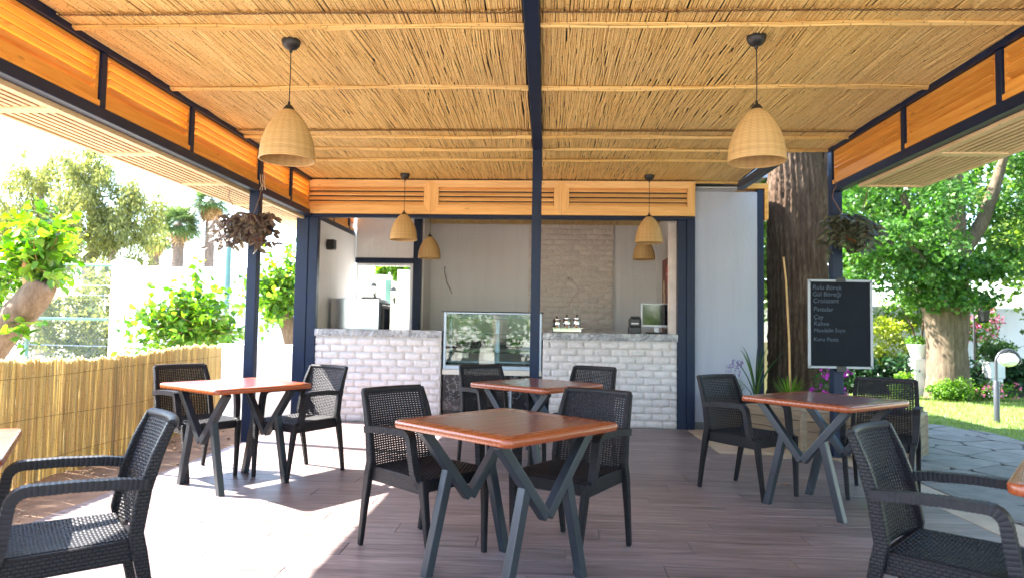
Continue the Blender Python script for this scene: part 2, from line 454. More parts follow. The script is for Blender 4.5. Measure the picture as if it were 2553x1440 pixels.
# ------------------------------------------------------------------ crazy paving and lawn on the right
def clip(poly, a, b, c):                                # keep a*x+b*y<=c
    out = []
    for i in range(len(poly)):
        p, q = poly[i], poly[(i+1) % len(poly)]; dp, dq = a*p[0]+b*p[1]-c, a*q[0]+b*q[1]-c
        if dp <= 0: out.append(p)
        if dp*dq < 0: t_ = dp/(dp-dq); out.append((p[0]+t_*(q[0]-p[0]), p[1]+t_*(q[1]-p[1])))
    return out
stone_p = simple('grey_flagstone', (.185, .172, .163), .75, .28, 5, .5, 30, objv=.16)
cement = simple('grey_cement', (.11, .115, .12), .9, .2, 8, .4, 60)
path_out = [(3.06, -1), (6.6, -1), (6.3, 3), (5.75, 6), (5.35, 7.6), (5.45, 8.6), (5.2, 9.3), (4.7, 9.6), (4.0, 9.5), (3.06, 9.2)]
path = tag(MB().add([(*p, -.05) for p in path_out] + [(*p, -.012) for p in path_out],
    [tuple(range(len(path_out)-1, -1, -1)), tuple(range(len(path_out), 2*len(path_out)))] +
    [(i, (i+1) % len(path_out), len(path_out)+(i+1) % len(path_out), len(path_out)+i) for i in range(len(path_out))]).build('path', cement), kind='structure')
seeds = []
tries = 0
while len(seeds) < 150 and tries < 9000:
    tries += 1; p = (rng.uniform(3.0, 6.7), rng.uniform(.5, 9.7))
    if all(((p[0]-q[0])/1.5)**2+(p[1]-q[1])**2 > .27**2 for q in seeds): seeds.append(p)
for p in seeds:
    poly = list(path_out)
    for q in seeds:
        if q is p or abs(q[0]-p[0])+abs(q[1]-p[1]) > 2.2: continue
        dx, dy = q[0]-p[0], q[1]-p[1]; L = math.hypot(dx, dy)
        poly = clip(poly, dx/L, dy/L, (dx*(p[0]+q[0])/2+dy*(p[1]+q[1])/2)/L-.013)
        if len(poly) < 3: break
    if len(poly) < 3: continue
    cx, cy = sum(a for a, b in poly)/len(poly), sum(b for a, b in poly)/len(poly)
    pr = []                                              # roughen the outline
    for i in range(len(poly)):
        a_, b_ = poly[i], poly[(i+1) % len(poly)]
        for t_ in (.12, .5, .88):
            pr.append((a_[0]+t_*(b_[0]-a_[0])+rng.uniform(-.012, .008)-cx, a_[1]+t_*(b_[1]-a_[1])+rng.uniform(-.012, .008)-cy))
    n = len(pr); z = rng.uniform(.004, .011)
    MB().add([(a, b, -.006) for a, b in pr]+[(a, b, z) for a, b in pr]+[(0, 0, z+.002)],
        [tuple(range(n-1, -1, -1))]+[(i, (i+1) % n, n+(i+1) % n, n+i) for i in range(n)]+[(n+i, n+(i+1) % n, 2*n) for i in range(n)]
        ).build('flagstone', stone_p, path, bevel=0).location = (cx, cy, 0)
lawn_m = simple('lawn_soil', (.10, .15, .035), .95, .3, 3, .5, 40)
lawn_pts = [(3.3, 9.3), (4.2, 9.75), (5.0, 9.6), (5.45, 9.0), (5.55, 8.3), (5.45, 7.6), (5.85, 6), (6.4, 3), (16, 3), (16, 16), (3.3, 16)]
tag(MB().add([(*p, -.03) for p in lawn_pts], [tuple(range(len(lawn_pts)))]).build('lawn', lawn_m), kind='structure')
def inside(p, poly):
    c = False
    for i in range(len(poly)):
        (x1, y1_), (x2, y2) = poly[i], poly[i-1]
        if (y1_ > p[1]) != (y2 > p[1]) and p[0] < (x2-x1)*(p[1]-y1_)/(y2-y1_)+x1: c = not c
    return c
GV = []; GF = []; GR = []
while len(GF) < 42000:
    p = (rng.uniform(3.6, 11.5), 7.2+6.6*rng.random()**1.1)
    if not inside(p, lawn_pts): continue
    a_ = rng.uniform(0, 6.28); h_ = rng.uniform(.025, .06); l_ = rng.uniform(0, .03); c_, s_ = math.cos(a_), math.sin(a_); k = len(GV)
    GV += [(p[0]-.004*s_, p[1]+.004*c_, -.03), (p[0]+.004*s_, p[1]-.004*c_, -.03), (p[0]+l_*c_, p[1]+l_*s_, -.03+h_)]
    GF.append((k, k+1, k+2)); GR.append(rng.random())
grass_m = leafmat('grass_blade', [(.10, .17, .03), (.20, .28, .055), (.30, .34, .09)], .35)
tag(link('grass', np_mesh('grass', GV, GF, grass_m, GR)), 'short bright lawn grass beside the stone path', 'grass', kind='stuff')
# ------------------------------------------------------------------ pavilion
XL, XR, XC = -2.96, 2.803, -.105
ZL, ZR, ZB = 2.544, 2.578, 2.997
YP = 6.82
pav = thing('pavilion', 'open dining pavilion with navy steel posts, reed ceiling and pine louvers', 'pavilion', (-.1, 4.0, 0))
def PB(mb, name, mat, parent=pav, **k): return mb.build(name, mat, parent, world=True, **k)
for (x0, x1, yy, zt) in ((XL-.10, XL, YP, 2.99), (XC-.048, XC+.048, YP, ZB), (XR, XR+.10, YP, 2.99), (XL-.10, XL, .62, 2.99), (XR, XR+.10, .62, 2.99)):
    p = PB(MB().box((x0, yy, -.02), (x1, yy+.1, zt)), 'post', navy, bevel=.006, seg=2)
    m_ = (x0+x1)/2
    PB(MB().box((m_-.075, yy-.025, -.011), (m_+.075, yy+.125, .004)), 'base_plate', navy, p)
PB(MB().box((XC-.028, YP-.008, 2.27), (XC+.028, YP-.001, 2.45)), 'cover_plate', navy, bevel=.002)
PB(MB().box((XC-.046, .55, ZB), (XC+.046, YP-.001, 3.075)), 'centre_beam', navy, bevel=.004)
PB(MB().box((XL-.09, .55, ZL), (XL-.003, YP-.001, ZL+.075)), 'eave_beam', navy, bevel=.005)
PB(MB().box((XL-.09, YP+.101, ZL), (XL-.003, 10.45, ZL+.075)), 'eave_beam', navy, bevel=.005)
PB(MB().box((XR+.003, .55, ZR), (XR+.09, YP-.001, ZR+.075)), 'eave_beam', navy, bevel=.005)
PB(MB().box((XL-.095, .55, 2.99), (XL+.01, 10.45, 3.072)), 'roof_beam', navy, bevel=.004)
PB(MB().box((XR-.01, .55, 2.99), (XR+.095, 6.93, 3.072)), 'roof_beam', navy, bevel=.004)
PB(MB().box((2.33, 6.93, 2.915), (2.41, 8.44, 3.0)), 'roof_beam', navymat('grey_blue_steel', (.05, .065, .095)), bevel=.004)
PB(MB().box((-3.12, .45, 3.074), (2.97, 6.96, 3.16)).box((-3.12, 6.961, 3.074), (2.42, 8.44, 3.16)), 'roof_slab', navy)

def louver_bay(xin, sg, y0, y1, z0, z1, nsl=4):
    """pine louver panel in a bay; sg = -1 left eave, +1 right eave (outward)"""
    xa, xb = sorted((xin+sg*.022, xin+sg*.062))
    f = MB().box((xa, y0+.001, z0+.001), (xb, y1-.001, z0+.112)).box((xa, y0+.001, z1-.026), (xb, y1-.001, z1-.001))
    f.box((xa, y0+.001, z0+.1125), (xb, y0+.036, z1-.0265)).box((xa, y1-.036, z0+.1125), (xb, y1-.001, z1-.0265))
    fr = PB(f, 'louver_panel', pine[1], bevel=.003)
    PB(MB().box((min(xin+sg*.004, xin+sg*.021), y0+.001, z0+.0005), (max(xin+sg*.004, xin+sg*.021), y1-.001, z0+.04)), 'sill_board', pine[1], fr, bevel=.003)
    sl = MB().box((-.040, -(y1-y0-.066)/2, -.006), (.040, (y1-y0-.066)/2, .006)).mesh('slat', pine[1], bevel=.002)
    za, zb = z0+.112, z1-.03
    for k in range(nsl):
        z = za+(k+.5)*(zb-za)/nsl
        c = Vector((xin+sg*.043, (y0+y1)/2, z))-wloc(fr)
        link('slat', sl, fr, c, (0, R(30)*sg, 0))
ys = [.55, 1.3, 2.2, 3.18, 4.34, 5.49, YP]
for a_, b_ in zip(ys, ys[1:]):
    louver_bay(XL, -1, a_+.03, b_-(.03 if b_ < YP else 0), ZL+.076, 2.989)
    louver_bay(XR, 1, a_+.03, b_-(.03 if b_ < YP else 0), ZR+.076, 2.989)
for a_, b_ in ((YP+.1, 7.69), (7.75, 8.36), (8.48, 9.30), (9.36, 10.05), (10.11, 10.39)): louver_bay(XL, -1, a_, b_, ZL+.076, 2.989)
for y in ys[1:-1]:
    PB(MB().box((XL-.085, y-.029, ZL+.075), (XL-.004, y+.029, 2.99)), 'stud', navy, bevel=.004)
    PB(MB().box((XR+.004, y-.029, ZR+.075), (XR+.085, y+.029, 2.99)), 'stud', navy, bevel=.004)
for y in (7.72, 9.33, 10.08): PB(MB().box((XL-.085, y-.029, ZL+.075), (XL-.004, y+.029, 2.99)), 'stud', navy, bevel=.004)

def eave_screen(x_in, x_out, y0, y1, z, sg):
    """slatted pine screen hung outside the eave"""
    a_, b_ = sorted((x_in, x_out))
    f = MB().box((a_, y0, z-.02), (a_+.04, y1, z+.052)).box((b_-.04, y0, z-.02), (b_, y1, z+.052))
    f.box((a_+.0405, y0, z-.019), (b_-.0405, y0+.045, z+.051)).box((a_+.0405, y1-.045, z-.019), (b_-.0405, y1, z+.051))
    fr = PB(f, 'eave_screen', pine_pale[1], bevel=.002)
    PB(MB().box((a_+.0405, y0+.0455, z+.040), (b_-.0405, y1-.0455, z+.052)), 'backing_board', pine_back, fr)
    n = int((b_-a_-.08)/.052)
    sl = MB().box((-.0145, -(y1-y0-.092)/2, -.0055), (.0145, (y1-y0-.092)/2, .0055)).mesh('slat', pine_pale[1], bevel=.0015)
    for k in range(n):
        x = a_+.040+(k+.5)*(b_-a_-.08)/n
        link('slat', sl, fr, Vector((x, (y0+y1)/2, z-.004))-wloc(fr), (0, R(6)*sg, 0))
yl = [.55, .9, 1.85, 2.98, 4.08, 5.2, 6.36, 7.5, 8.6, 9.7, 10.5]
for a_, b_ in zip(yl, yl[1:]): eave_screen(XL-.094, -3.54, a_+.002, b_-.002, 2.535, -1)
yl = [.55, .9, 1.65, 2.85, 4.05, 5.25, 6.46]
for a_, b_ in zip(yl, yl[1:]): eave_screen(XR+.094, 3.48, a_+.002, b_-.002, 2.572, 1)

# reed mats: thousands of reeds, too thin to tell apart singly
def reed_run(acc, x0, x1, y0, y1, z, pitch=.0108, rad=.0062, top=None):
    """reeds side by side along x, each running along y (or up z when vert)"""
    if top is None and np.ndim(y0) == 0 and y1-y0 > 1.4:                     # canes are shorter than the mat: lay it in runs of random length
        xs0 = np.arange(x0+rad, x1-rad, pitch)
        cuts = np.sort(y0+(y1-y0)*(np.arange(1, 4)[None]/4+rng.uniform(-.1, .1, (len(xs0), 3))), 1)
        ed_ = np.concatenate([np.full((len(xs0), 1), y0), cuts, np.full((len(xs0), 1), y1)], 1)
        for q in range(4): reed_run(acc, x0, x1, ed_[:, q], ed_[:, q+1]+(.02 if q < 3 else 0), z+.0012*(q % 2), pitch, rad)
        return
    xs = np.arange(x0+rad, x1-rad, pitch); N = len(xs)
    if N == 0: return
    L = np.max(y1-y0); m = max(3, int(L/.42)+2); ns = 6
    xs = xs+rng.normal(0, .0016, N); rr = rad*rng.uniform(.86, 1.2, N)
    t = np.linspace(0, 1, m)
    ya = y0+rng.normal(0, .012, N); yb = (y1 if top is None else top(xs))+rng.normal(0, .012, N)
    Y = ya[:, None]+(yb-ya)[:, None]*t
    lean = np.interp(xs, np.linspace(x0, x1, 12), rng.normal(0, .012, 12))
    X = xs[:, None]+rng.normal(0, .0022, (N, m))+lean[:, None]*(t-.5)+rng.normal(0, .004, N)[:, None]*(t-.5)
    Z = z+rng.normal(0, .0013, N)[:, None]+rng.normal(0, .0013, (N, m))
    an = np.arange(ns)*2*np.pi/ns
    V = np.stack([np.broadcast_to(X[:, :, None]+rr[:, None, None]*np.cos(an), (N, m, ns)),
                  np.broadcast_to(Y[:, :, None], (N, m, ns)),
                  np.broadcast_to(Z[:, :, None]+rr[:, None, None]*np.sin(an), (N, m, ns))], -1).reshape(-1, 3)
    base = (np.arange(N)*m*ns)[:, None, None]; i = np.arange(m-1)[None, :, None]*ns; k = np.arange(ns)[None, None, :]; k2 = (k+1) % ns
    F = np.stack([base+i+k, base+i+ns+k, base+i+ns+k2, base+i+k2], -1).reshape(-1, 4)
    rn = np.repeat(rng.random(N), (m-1)*ns)
    o = acc['n']; acc['V'].append(V); acc['F'].append(F+o); acc['R'].append(rn); acc['n'] += len(V)
def reed_obj(acc, name, mat, parent, swap=None):
    V = np.concatenate(acc['V']); F = np.concatenate(acc['F']); Rn = np.concatenate(acc['R'])
    if swap is not None: V = swap(V)
    if parent is not None: V = V-np.array(wloc(parent))
    return tag(link(name, np_mesh(name, V, F, mat, Rn, True), parent), kind='stuff')
def new_acc(): return dict(V=[], F=[], R=[], n=0)
for (xa, xb, lab) in ((-3.045, -.152, 0), (-.058, 2.815, 1)):
    acc = new_acc()
    reed_run(acc, xa, xb, .56, 3.90, 3.050)
    reed_run(acc, xa, xb, 3.86, 6.30, 3.038)
    if lab == 0: reed_run(acc, xa, xb, 6.24, 8.40, 3.026)
    else: reed_run(acc, xa, 2.34, 6.24, 8.42, 3.026); reed_run(acc, 2.34, xb, 6.24, 6.90, 3.026)
    reed_obj(acc, 'reed_mat', reed_roof, pav)
# bundles of reeds that hold the mats up, and dark twisted wire at the seams
def bundle(x0, x1, y, z, n=6, mat=reed_bund):
    b = MB(); ph = rng.uniform(0, 6)
    for k in range(n):
        a_ = 2*math.pi*k/n; cur = x0
        while cur < x1-.05:
            e = min(x1, cur+rng.uniform(.9, 2.2)); m = max(3, int((e-cur)/.22)); r_ = rng.uniform(.0045, .0095)
            pts = [(cur+(e-cur)*i/m, y+.015*math.cos(a_)+.007*math.sin(cur*3+i*1.3+k)+.012*math.sin(ph+(cur+(e-cur)*i/m)*1.7)+rng.uniform(-.004, .004),
                    z+.009*math.sin(a_)+rng.uniform(-.005, .003)-.006*math.sin(ph*2+(cur+(e-cur)*i/m)*2.3)) for i in range(m+1)]
            b.tube(pts, r_, 6, a=max(.01, rng.random())); cur = e-.03
    return PB(b, 'reed_bundle', mat, smooth=True)
wire = simple('rusty_tie_wire', (.10, .045, .018), .7, .3)
for y, z in ((1.75, 3.035), (2.86, 3.035), (4.02, 3.022), (5.10, 3.022), (6.42, 3.010), (6.88, 3.006), (7.33, 3.008)):
    bundle(XL+.012, -.155, y, z, 7 if y in (4.02, 6.88) else 5); bundle(-.055, 2.335 if y > 6.9 else XR-.012, y, z, 7 if y in (4.02, 6.88) else 5)
bundle(1.815, 2.325, 8.40, 3.008, 5)
for y, z in ((3.855, 3.028), (6.235, 3.016)):
    for xa, xb in ((XL+.02, -.16), (-.05, XR-.02)):
        b = MB(); n = int((xb-xa)/.012)
        for s_ in (0, math.pi):
            b.tube([(xa+(xb-xa)*i/n, y+.004*math.sin(i*1.05+s_)+.006*math.sin(i*.037), z-.002+.0045*math.cos(i*1.05+s_)) for i in range(n+1)], .0022, 5)
        PB(b, 'tie_wire', wire, smooth=True)
# cord tied round the left post
b = MB()
for k in range(3):
    b.tube([(XL+.012+.02*k, YP-.012, 2.72), (XL+.02+.022*k, YP-.02, 2.66), (XL+.03+.012*k, YP-.014, 2.60+.02*k), (XL+.012+.03*k, YP-.012, 2.56)], .004, 6)
PB(b, 'tied_cord', simple('cotton_cord', (.6, .52, .42), .9), smooth=True)

# ------------------------------------------------------------------ kiosk
YK = 8.40
kio = thing('kiosk', 'white kiosk with navy corner posts, pine louver fascia and open serving hatch', 'kiosk', (-.65, YK, 0))
def KB(mb, name, mat, parent=kio, **k): return mb.build(name, mat, parent, world=True, **k)
for x0, x1, y0 in ((-3.15, -2.995, 8.40), (-2.993, -2.876, 8.41), (1.607, 1.712, 8.41), (1.714, 1.814, 8.40), (2.576, 2.653, 8.44)):
    KB(MB().box((x0, y0, -.02), (x1, y0+.1, 2.534 if x0 < 2 else 2.93)), 'post', navy, bevel=.006, seg=2)
KB(MB().box((-3.15, 8.41, 2.535), (1.814, 8.5, 2.576)), 'lintel_beam', navy, bevel=.004)
KB(MB().box((-3.09, 8.43, 2.578), (1.80, 8.47, 3.07)), 'dark_gap_sheet', black_pl)  # black sheet added behind the slats so their gaps look dark
def mitre(p, x0, x1, z0, z1, wl, wt, wb, y0, y1):
    """four mitred boards"""
    o = [(x0, z0), (x1, z0), (x1, z1), (x0, z1)]; i = [(x0+wl, z0+wb), (x1-wl, z0+wb), (x1-wl, z1-wt), (x0+wl, z1-wt)]
    for k in range(4):
        a_, b_, c_, d_ = o[k], o[(k+1) % 4], i[(k+1) % 4], i[k]
        q = [a_, b_, c_, d_]; v = [(x, y0+(.012 if j > 1 else 0), z) for j, (x, z) in enumerate(q)]+[(x, y1, z) for x, z in q]
        KB(MB().add(v, [(0, 1, 2, 3), (7, 6, 5, 4)]+[(j, (j+1) % 4, 4+(j+1) % 4, 4+j) for j in range(4)]), 'frame_board', pine_front[0] if k % 2 == 0 else pine_front[2], p, bevel=.002)
for x0, x1 in ((-3.088, -1.443), (-1.441, .175), (.177, 1.802)):
    pn = KB(MB().box((x0+.004, 8.395, 2.58), (x0+.02, 8.425, 2.99)).box((x1-.02, 8.395, 2.58), (x1-.004, 8.425, 2.99)), 'fascia_panel', pine[2])
    mitre(pn, x0, x1, 2.577, 3.0, .092, .088, .112, 8.345, 8.40)
    sl = MB().box((-(x1-x0-.19)/2, -.026, -.008), ((x1-x0-.19)/2, .026, .008)).mesh('slat', pine_front[0], bevel=.003)
    for k, z in enumerate((2.713, 2.770, 2.830, 2.890)):
        link('slat', sl, pn, Vector(((x0+x1)/2, 8.388, z))-wloc(pn), (R(52), 0, 0))
# walls
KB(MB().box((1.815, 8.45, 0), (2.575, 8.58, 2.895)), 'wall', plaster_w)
KB(MB().box((1.816, 8.435, 0), (2.574, 8.449, .09)), 'skirting', simple('grey_skirting', (.16, .17, .18), .8), bevel=.002)
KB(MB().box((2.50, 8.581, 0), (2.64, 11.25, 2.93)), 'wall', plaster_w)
KB(MB().box((2.43, 8.41, 2.932), (2.70, 8.6, 2.995)).box((2.655, 8.41, 2.55), (2.70, 8.6, 2.931)), 'trim_board', pine[0], bevel=.003)
KB(MB().box((2.38, 8.60, 2.95), (2.72, 11.3, 3.0)), 'trim_board', pine[1], bevel=.003)
KB(MB().box((-3.08, 8.5, 0), (-2.95, 10.4, 2.542)), 'wall', plaster_i)
KB(MB().box((-2.949, 10.4, 2.222), (-2.046, 10.5, 2.95)), 'wall', plaster_i)
KB(MB().box((-2.949, 10.385, 2.14), (-2.046, 10.5, 2.221)), 'door_lintel', navy, bevel=.004)
KB(MB().box((-2.045, 10.37, 0), (-1.925, 10.47, 2.95)), 'post', navy, bevel=.006, seg=2)
KB(MB().box((-2.02, 10.471, 0), (-1.895, 11.1, 2.95)), 'wall', plaster_s)
KB(MB().box((-1.99, 11.101, 0), (1.9, 11.22, 2.95)), 'wall', plaster_s)
KB(MB().box((1.78, 8.7, 0), (1.9, 11.1, 2.95)), 'wall', plaster_s)
KB(MB().box((1.535, 8.56, 0), (1.775, 8.69, 2.519)), 'wall', simple('cream_plaster', (.74, .66, .60), .8))
df = KB(MB().box((-2.948, 10.41, 0), (-2.905, 10.48, 2.139)).box((-2.10, 10.41, 0), (-2.047, 10.48, 2.139)).box((-2.904, 10.41, 2.095), (-2.101, 10.48, 2.139)), 'door_frame', white_pvc, bevel=.004)
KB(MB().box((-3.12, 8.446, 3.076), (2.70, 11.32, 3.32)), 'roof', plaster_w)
KB(MB().box((-2.94, 8.51, 2.955), (2.49, 11.09, 2.97)), 'ceiling_board', plaster_s)
acc = new_acc(); reed_run(acc, -1.99, 1.78, 8.52, 11.09, 2.862); 
reed_obj(acc, 'reed_mat', reed_roof, kio)
# bricks
def brick_meshes(name, mat, L, H, n=7):
    out = []
    for k in range(n):
        nx, nz = 8, 4; v = []; D = .026
        jit = [[(rng.normal(0, .0016), rng.normal(0, .0016)) for _ in range(nz+1)] for _ in range(nx+1)]
        tilt = rng.normal(0, .02)
        for i in range(nx+1):
            for j in range(nz+1):
                u, w_ = i/nx*2-1, j/nz*2-1
                # rounded outline
                x = u*L/2; z = w_*H/2
                cr = .018; ex = max(0, abs(x)-(L/2-cr)); ez = max(0, abs(z)-(H/2-cr)); d = math.hypot(ex, ez)
                if d > cr*.98 and ex > 0 and ez > 0:
                    s_ = cr*.98/d; x = math.copysign(L/2-cr+ex*s_, x); z = math.copysign(H/2-cr+ez*s_, z)
                edge_ = min(1, (1-abs(u))*nx/2, (1-abs(w_))*nz/2)
                y = -D*(.45+.55*min(1, edge_))+rng.normal(0, .0018)+tilt*x*.5 if edge_ > 0 else -D*.35
                v.append((x+jit[i][j][0], y, z+jit[i][j][1]))
        f = [(i*(nz+1)+j, (i+1)*(nz+1)+j, (i+1)*(nz+1)+j+1, i*(nz+1)+j+1) for i in range(nx) for j in range(nz)]
        rim = [i*(nz+1) for i in range(nx+1)]+[nx*(nz+1)+j for j in range(1, nz+1)]+[i*(nz+1)+nz for i in range(nx-1, -1, -1)]+[j for j in range(nz-1, 0, -1)]
        b0 = len(v); v += [(v[i][0], 0, v[i][2]) for i in rim]
        f += [(rim[i], b0+i, b0+(i+1) % len(rim), rim[(i+1) % len(rim)]) for i in range(len(rim))]
        mb = MB(); mb.add(v, f); out.append(mb.mesh(name, mat, smooth=True))
    return out
BL, BH, BG = .200, .0785, .0075
BM = brick_meshes('brick', brick_m, BL, BH); BM2 = brick_meshes('brick', brick_in, BL, BH)
def brick_wall(parent, x0, x1, z0, z1, y, meshes):
    off = wloc(parent); r_ = 0; z = z0
    while z < z1-.02:
        h = min(BH, z1-z); x = x0-(BL+BG)*(.5 if r_ % 2 else 0)+rng.uniform(-.012, .012)
        while x < x1-.012:
            a_, b_ = max(x, x0), min(x+BL, x1)
            if b_-a_ > .02:
                o = link('brick', meshes[rng.integers(len(meshes))], parent, Vector(((a_+b_)/2, y+rng.uniform(-.003, .002), z+h/2))-off,
                         (0, 0, 0), ((b_-a_)/BL*(1 if rng.random() < .5 else -1), 1, h/BH*rng.uniform(.98, 1.02)))
            x += BL+BG
        z += BH+BG; r_ += 1
pil = KB(MB().box((-.283, 11.06, .99), (1.078, 11.099, 2.874)), 'brick_pillar', mortar)
brick_wall(pil, -.283, 1.078, .993, 2.872, 11.066, BM2)
KB(MB().tube([(.36, 11.03, 1.98), (.40, 11.02, 1.96), (.50, 11.015, 1.86), (.53, 11.015, 1.78), (.46, 11.015, 1.70), (.39, 11.015, 1.60), (.375, 11.03, 1.54)], .005, 6), 'loose_cable', simple('beige_cable', (.35, .29, .24), .6), smooth=True)
KB(MB().cbox((.36, 11.035, 1.985), (.035, .02, .014)), 'cable_outlet', black_pl)

# serving counters
def rough_edge(lo, hi, n=70):
    """slab whose front face is split rough"""
    nx, nz = n, 5; v = []; (x0, y0, z0), (x1, y1, z1) = lo, hi
    for i in range(nx+1):
        for j in range(nz+1):
            v.append((x0+(x1-x0)*i/nx, y0+(rng.uniform(-.011, .011) if 0 < i < nx else 0)-(.008*math.sin(math.pi*j/nz)), z0+(z1-z0)*j/nz+(rng.uniform(-.004, .004) if 0 < j else rng.uniform(-.004, 0))))
    f = [(i*(nz+1)+j, (i+1)*(nz+1)+j, (i+1)*(nz+1)+j+1, i*(nz+1)+j+1) for i in range(nx) for j in range(nz)]
    b0 = len(v); v += [(x0, y1, z0), (x1, y1, z0), (x1, y1, z1), (x0, y1, z1)]
    f += [tuple([i*(nz+1)+nz for i in range(nx+1)]+[b0+2, b0+3]), tuple([i*(nz+1) for i in range(nx, -1, -1)]+[b0, b0+1]), (b0, b0+3, b0+2, b0+1),
          tuple([j for j in range(nz, -1, -1)]+[b0, b0+3]), tuple([nx*(nz+1)+j for j in range(nz+1)]+[b0+2, b0+1])]
    return MB().add(v, f)
for x0, x1, lab in ((-2.872, -1.285, 'white brick serving counter left of the glass display case'), (-.028, 1.604, 'white brick serving counter right of the glass display case')):
    ct = thing('serving_counter', lab, 'counter', ((x0+x1)/2, 8.44, 0), group='brick counters of the kiosk')
    KB(MB().box((x0, 8.44, 0), (x1, 8.92, 1.052)), 'counter_body', mortar, ct)
    brick_wall(ct, x0, x1, .004, 1.050, 8.44, BM)
    KB(rough_edge((x0-.004, 8.405, 1.053), (x1+.004, 8.96, 1.137)), 'stone_top', stone_m, ct)
# ------------------------------------------------------------------ display case between the counters
dc = thing('display_case', 'glass display case with aluminium frame and two shelves between the brick counters', 'display case', (-.64, 8.45, 0))
def DB(mb, name, mat, parent=dc, **k): return mb.build(name, mat, parent, world=True, **k)
dx0, dx1, dy0, dy1 = -1.262, -.046, 8.44, 9.04
DB(MB().box((dx0+.01, dy0+.05, .0), (dx1-.01, dy1, .155)), 'plinth', black_pl)
DB(MB().box((dx0, dy0+.02, .156), (dx1, dy1, .60)), 'marble_base', marble_b, bevel=.003)
DB(MB().box((dx0-.006, dy0-.012, .601), (dx1+.006, dy1, .665)), 'cream_sill', simple('cream_laminate', (.62, .58, .50), .35, .05), bevel=.004)
fr = MB()
for x in (dx0, dx1-.03):
    fr.box((x, dy0, .666), (x+.03, dy0+.03, 1.372)); fr.box((x, dy1-.03, .666), (x+.03, dy1, 1.372))
fr.box((dx0+.031, dy0, .666), (dx1-.031, dy0+.03, .715)).box((dx0+.031, dy0+.002, 1.352), (dx1-.031, dy0+.028, 1.371))
fr.box((dx0+.031, dy1-.03, .666), (dx1-.031, dy1, .74)).box((dx0+.031, dy1-.03, 1.30), (dx1-.031, dy1, 1.371))
fr.box((-.66, dy1-.032, .741), (-.60, dy1-.002, 1.299))
DB(fr, 'metal_frame', alu, bevel=.003)
DB(MB().box((dx0+.031, dy0+.010, .716), (dx1-.031, dy0+.016, 1.351)), 'front_pane', glass)
for x in (dx0+.012, dx1-.018): DB(MB().box((x, dy0+.031, .667), (x+.006, dy1-.031, 1.371)), 'side_pane', glass)
for x0, x1 in ((dx0+.031, -.661), (-.599, dx1-.031)): DB(MB().box((x0, dy1-.018, .741), (x1, dy1-.012, 1.299)), 'sliding_pane', glass)
for z in (.868, 1.100): DB(MB().box((dx0+.032, dy0+.06, z), (dx1-.032, dy1-.05, z+.008)), 'glass_shelf', glass_sh)
DB(MB().box((dx0-.03, dy0-.01, 1.373), (dx1+.02, dy1+.01, 1.383)), 'top_plate', black_pl, bevel=.002)
DB(MB().box((dx0+.032, dy0+.04, .7155), (dx1-.032, dy1-.04, .722)), 'case_floor', simple('grey_case_floor', (.16, .17, .18), .5))
gr = DB(MB().box((-.72, dy0+.012, .20), (-.40, dy0+.0195, .50)), 'vent_grille', black_pl)
for k in range(8): DB(MB().bar((-.71, dy0+.006, .225+.034*k), (-.42, dy0+.006, .225+.034*k), .012, .016, (0, 0, 1)), 'grille_bar', inox, gr)
DB(MB().box((-.43, dy0+.001, .19), (-.408, dy0+.0115, .51)), 'grille_edge', alu, gr)

# back counter with black marble top
bc = thing('back_counter', 'black marble back counter along the rear kiosk wall', 'counter', (-.05, 10.8, 0))
bc_ = lambda mb, n, m, **k: mb.build(n, m, bc, world=True, **k)
bc_(MB().box((-1.89, 10.5, 0), (1.775, 11.05, .86)), 'cabinet', simple('grey_cabinet', (.30, .30, .31), .5))
bc_(MB().box((-1.893, 10.47, .861), (1.777, 11.058, .90)), 'marble_top', marble_b, bevel=.003)
bc_(MB().box((-1.893, 11.03, .901), (1.777, 11.058, 1.0)), 'marble_upstand', marble_b, bevel=.002)
bn = thing('side_bench', 'low steel bench carrying the oven by the left kiosk wall', 'bench', (-2.5, 9.3, 0))
MB().box((-2.93, 9.0, .88), (-2.08, 9.78, .93)).build('bench_top', inox, bn, world=True, bevel=.004)
for x in (-2.9, -2.12):
    for y in (9.03, 9.74): MB().box((x-.02, y-.02, -.011), (x+.02, y+.02, .879)).build('leg', inox, bn, world=True)

# oven
ov = thing('oven', 'stainless steel oven with dark glass door behind the left counter', 'oven', (-2.52, 9.3, .931))
ov_ = lambda mb, n, m, p=ov, **k: mb.build(n, m, p, world=True, **k)
ov_(MB().box((-2.885, 9.05, .951), (-2.235, 9.62, 1.545)), 'housing', inox, bevel=.008, seg=2)
for x in (-2.84, -2.28):
    for y in (9.09, 9.58): ov_(MB().box((x-.02, y-.02, .931), (x+.02, y+.02, .9505)), 'foot', black_pl)
dr = ov_(MB().box((-2.234, 9.06, .99), (-2.205, 9.61, 1.50)), 'door', black_pl, bevel=.004)
ov_(MB().box((-2.204, 9.12, 1.06), (-2.2, 9.55, 1.42)), 'door_glass', simple('dark_glass', (.01, .01, .012), .06, .05), dr)
ov_(MB().tube([(-2.20, 9.12, 1.465), (-2.17, 9.12, 1.465), (-2.17, 9.55, 1.465), (-2.20, 9.55, 1.465)], .009, 8), 'door_handle', chrome, dr, smooth=True)
tag(MB().box((-2.52, 9.2, 1.5455), (-2.30, 9.45, 1.575)).build('baking_tray', steel('dark_tray', (.2, .2, .21), .4), bevel=.012, seg=2), 'dark shallow baking tray lying on top of the steel oven', 'tray')

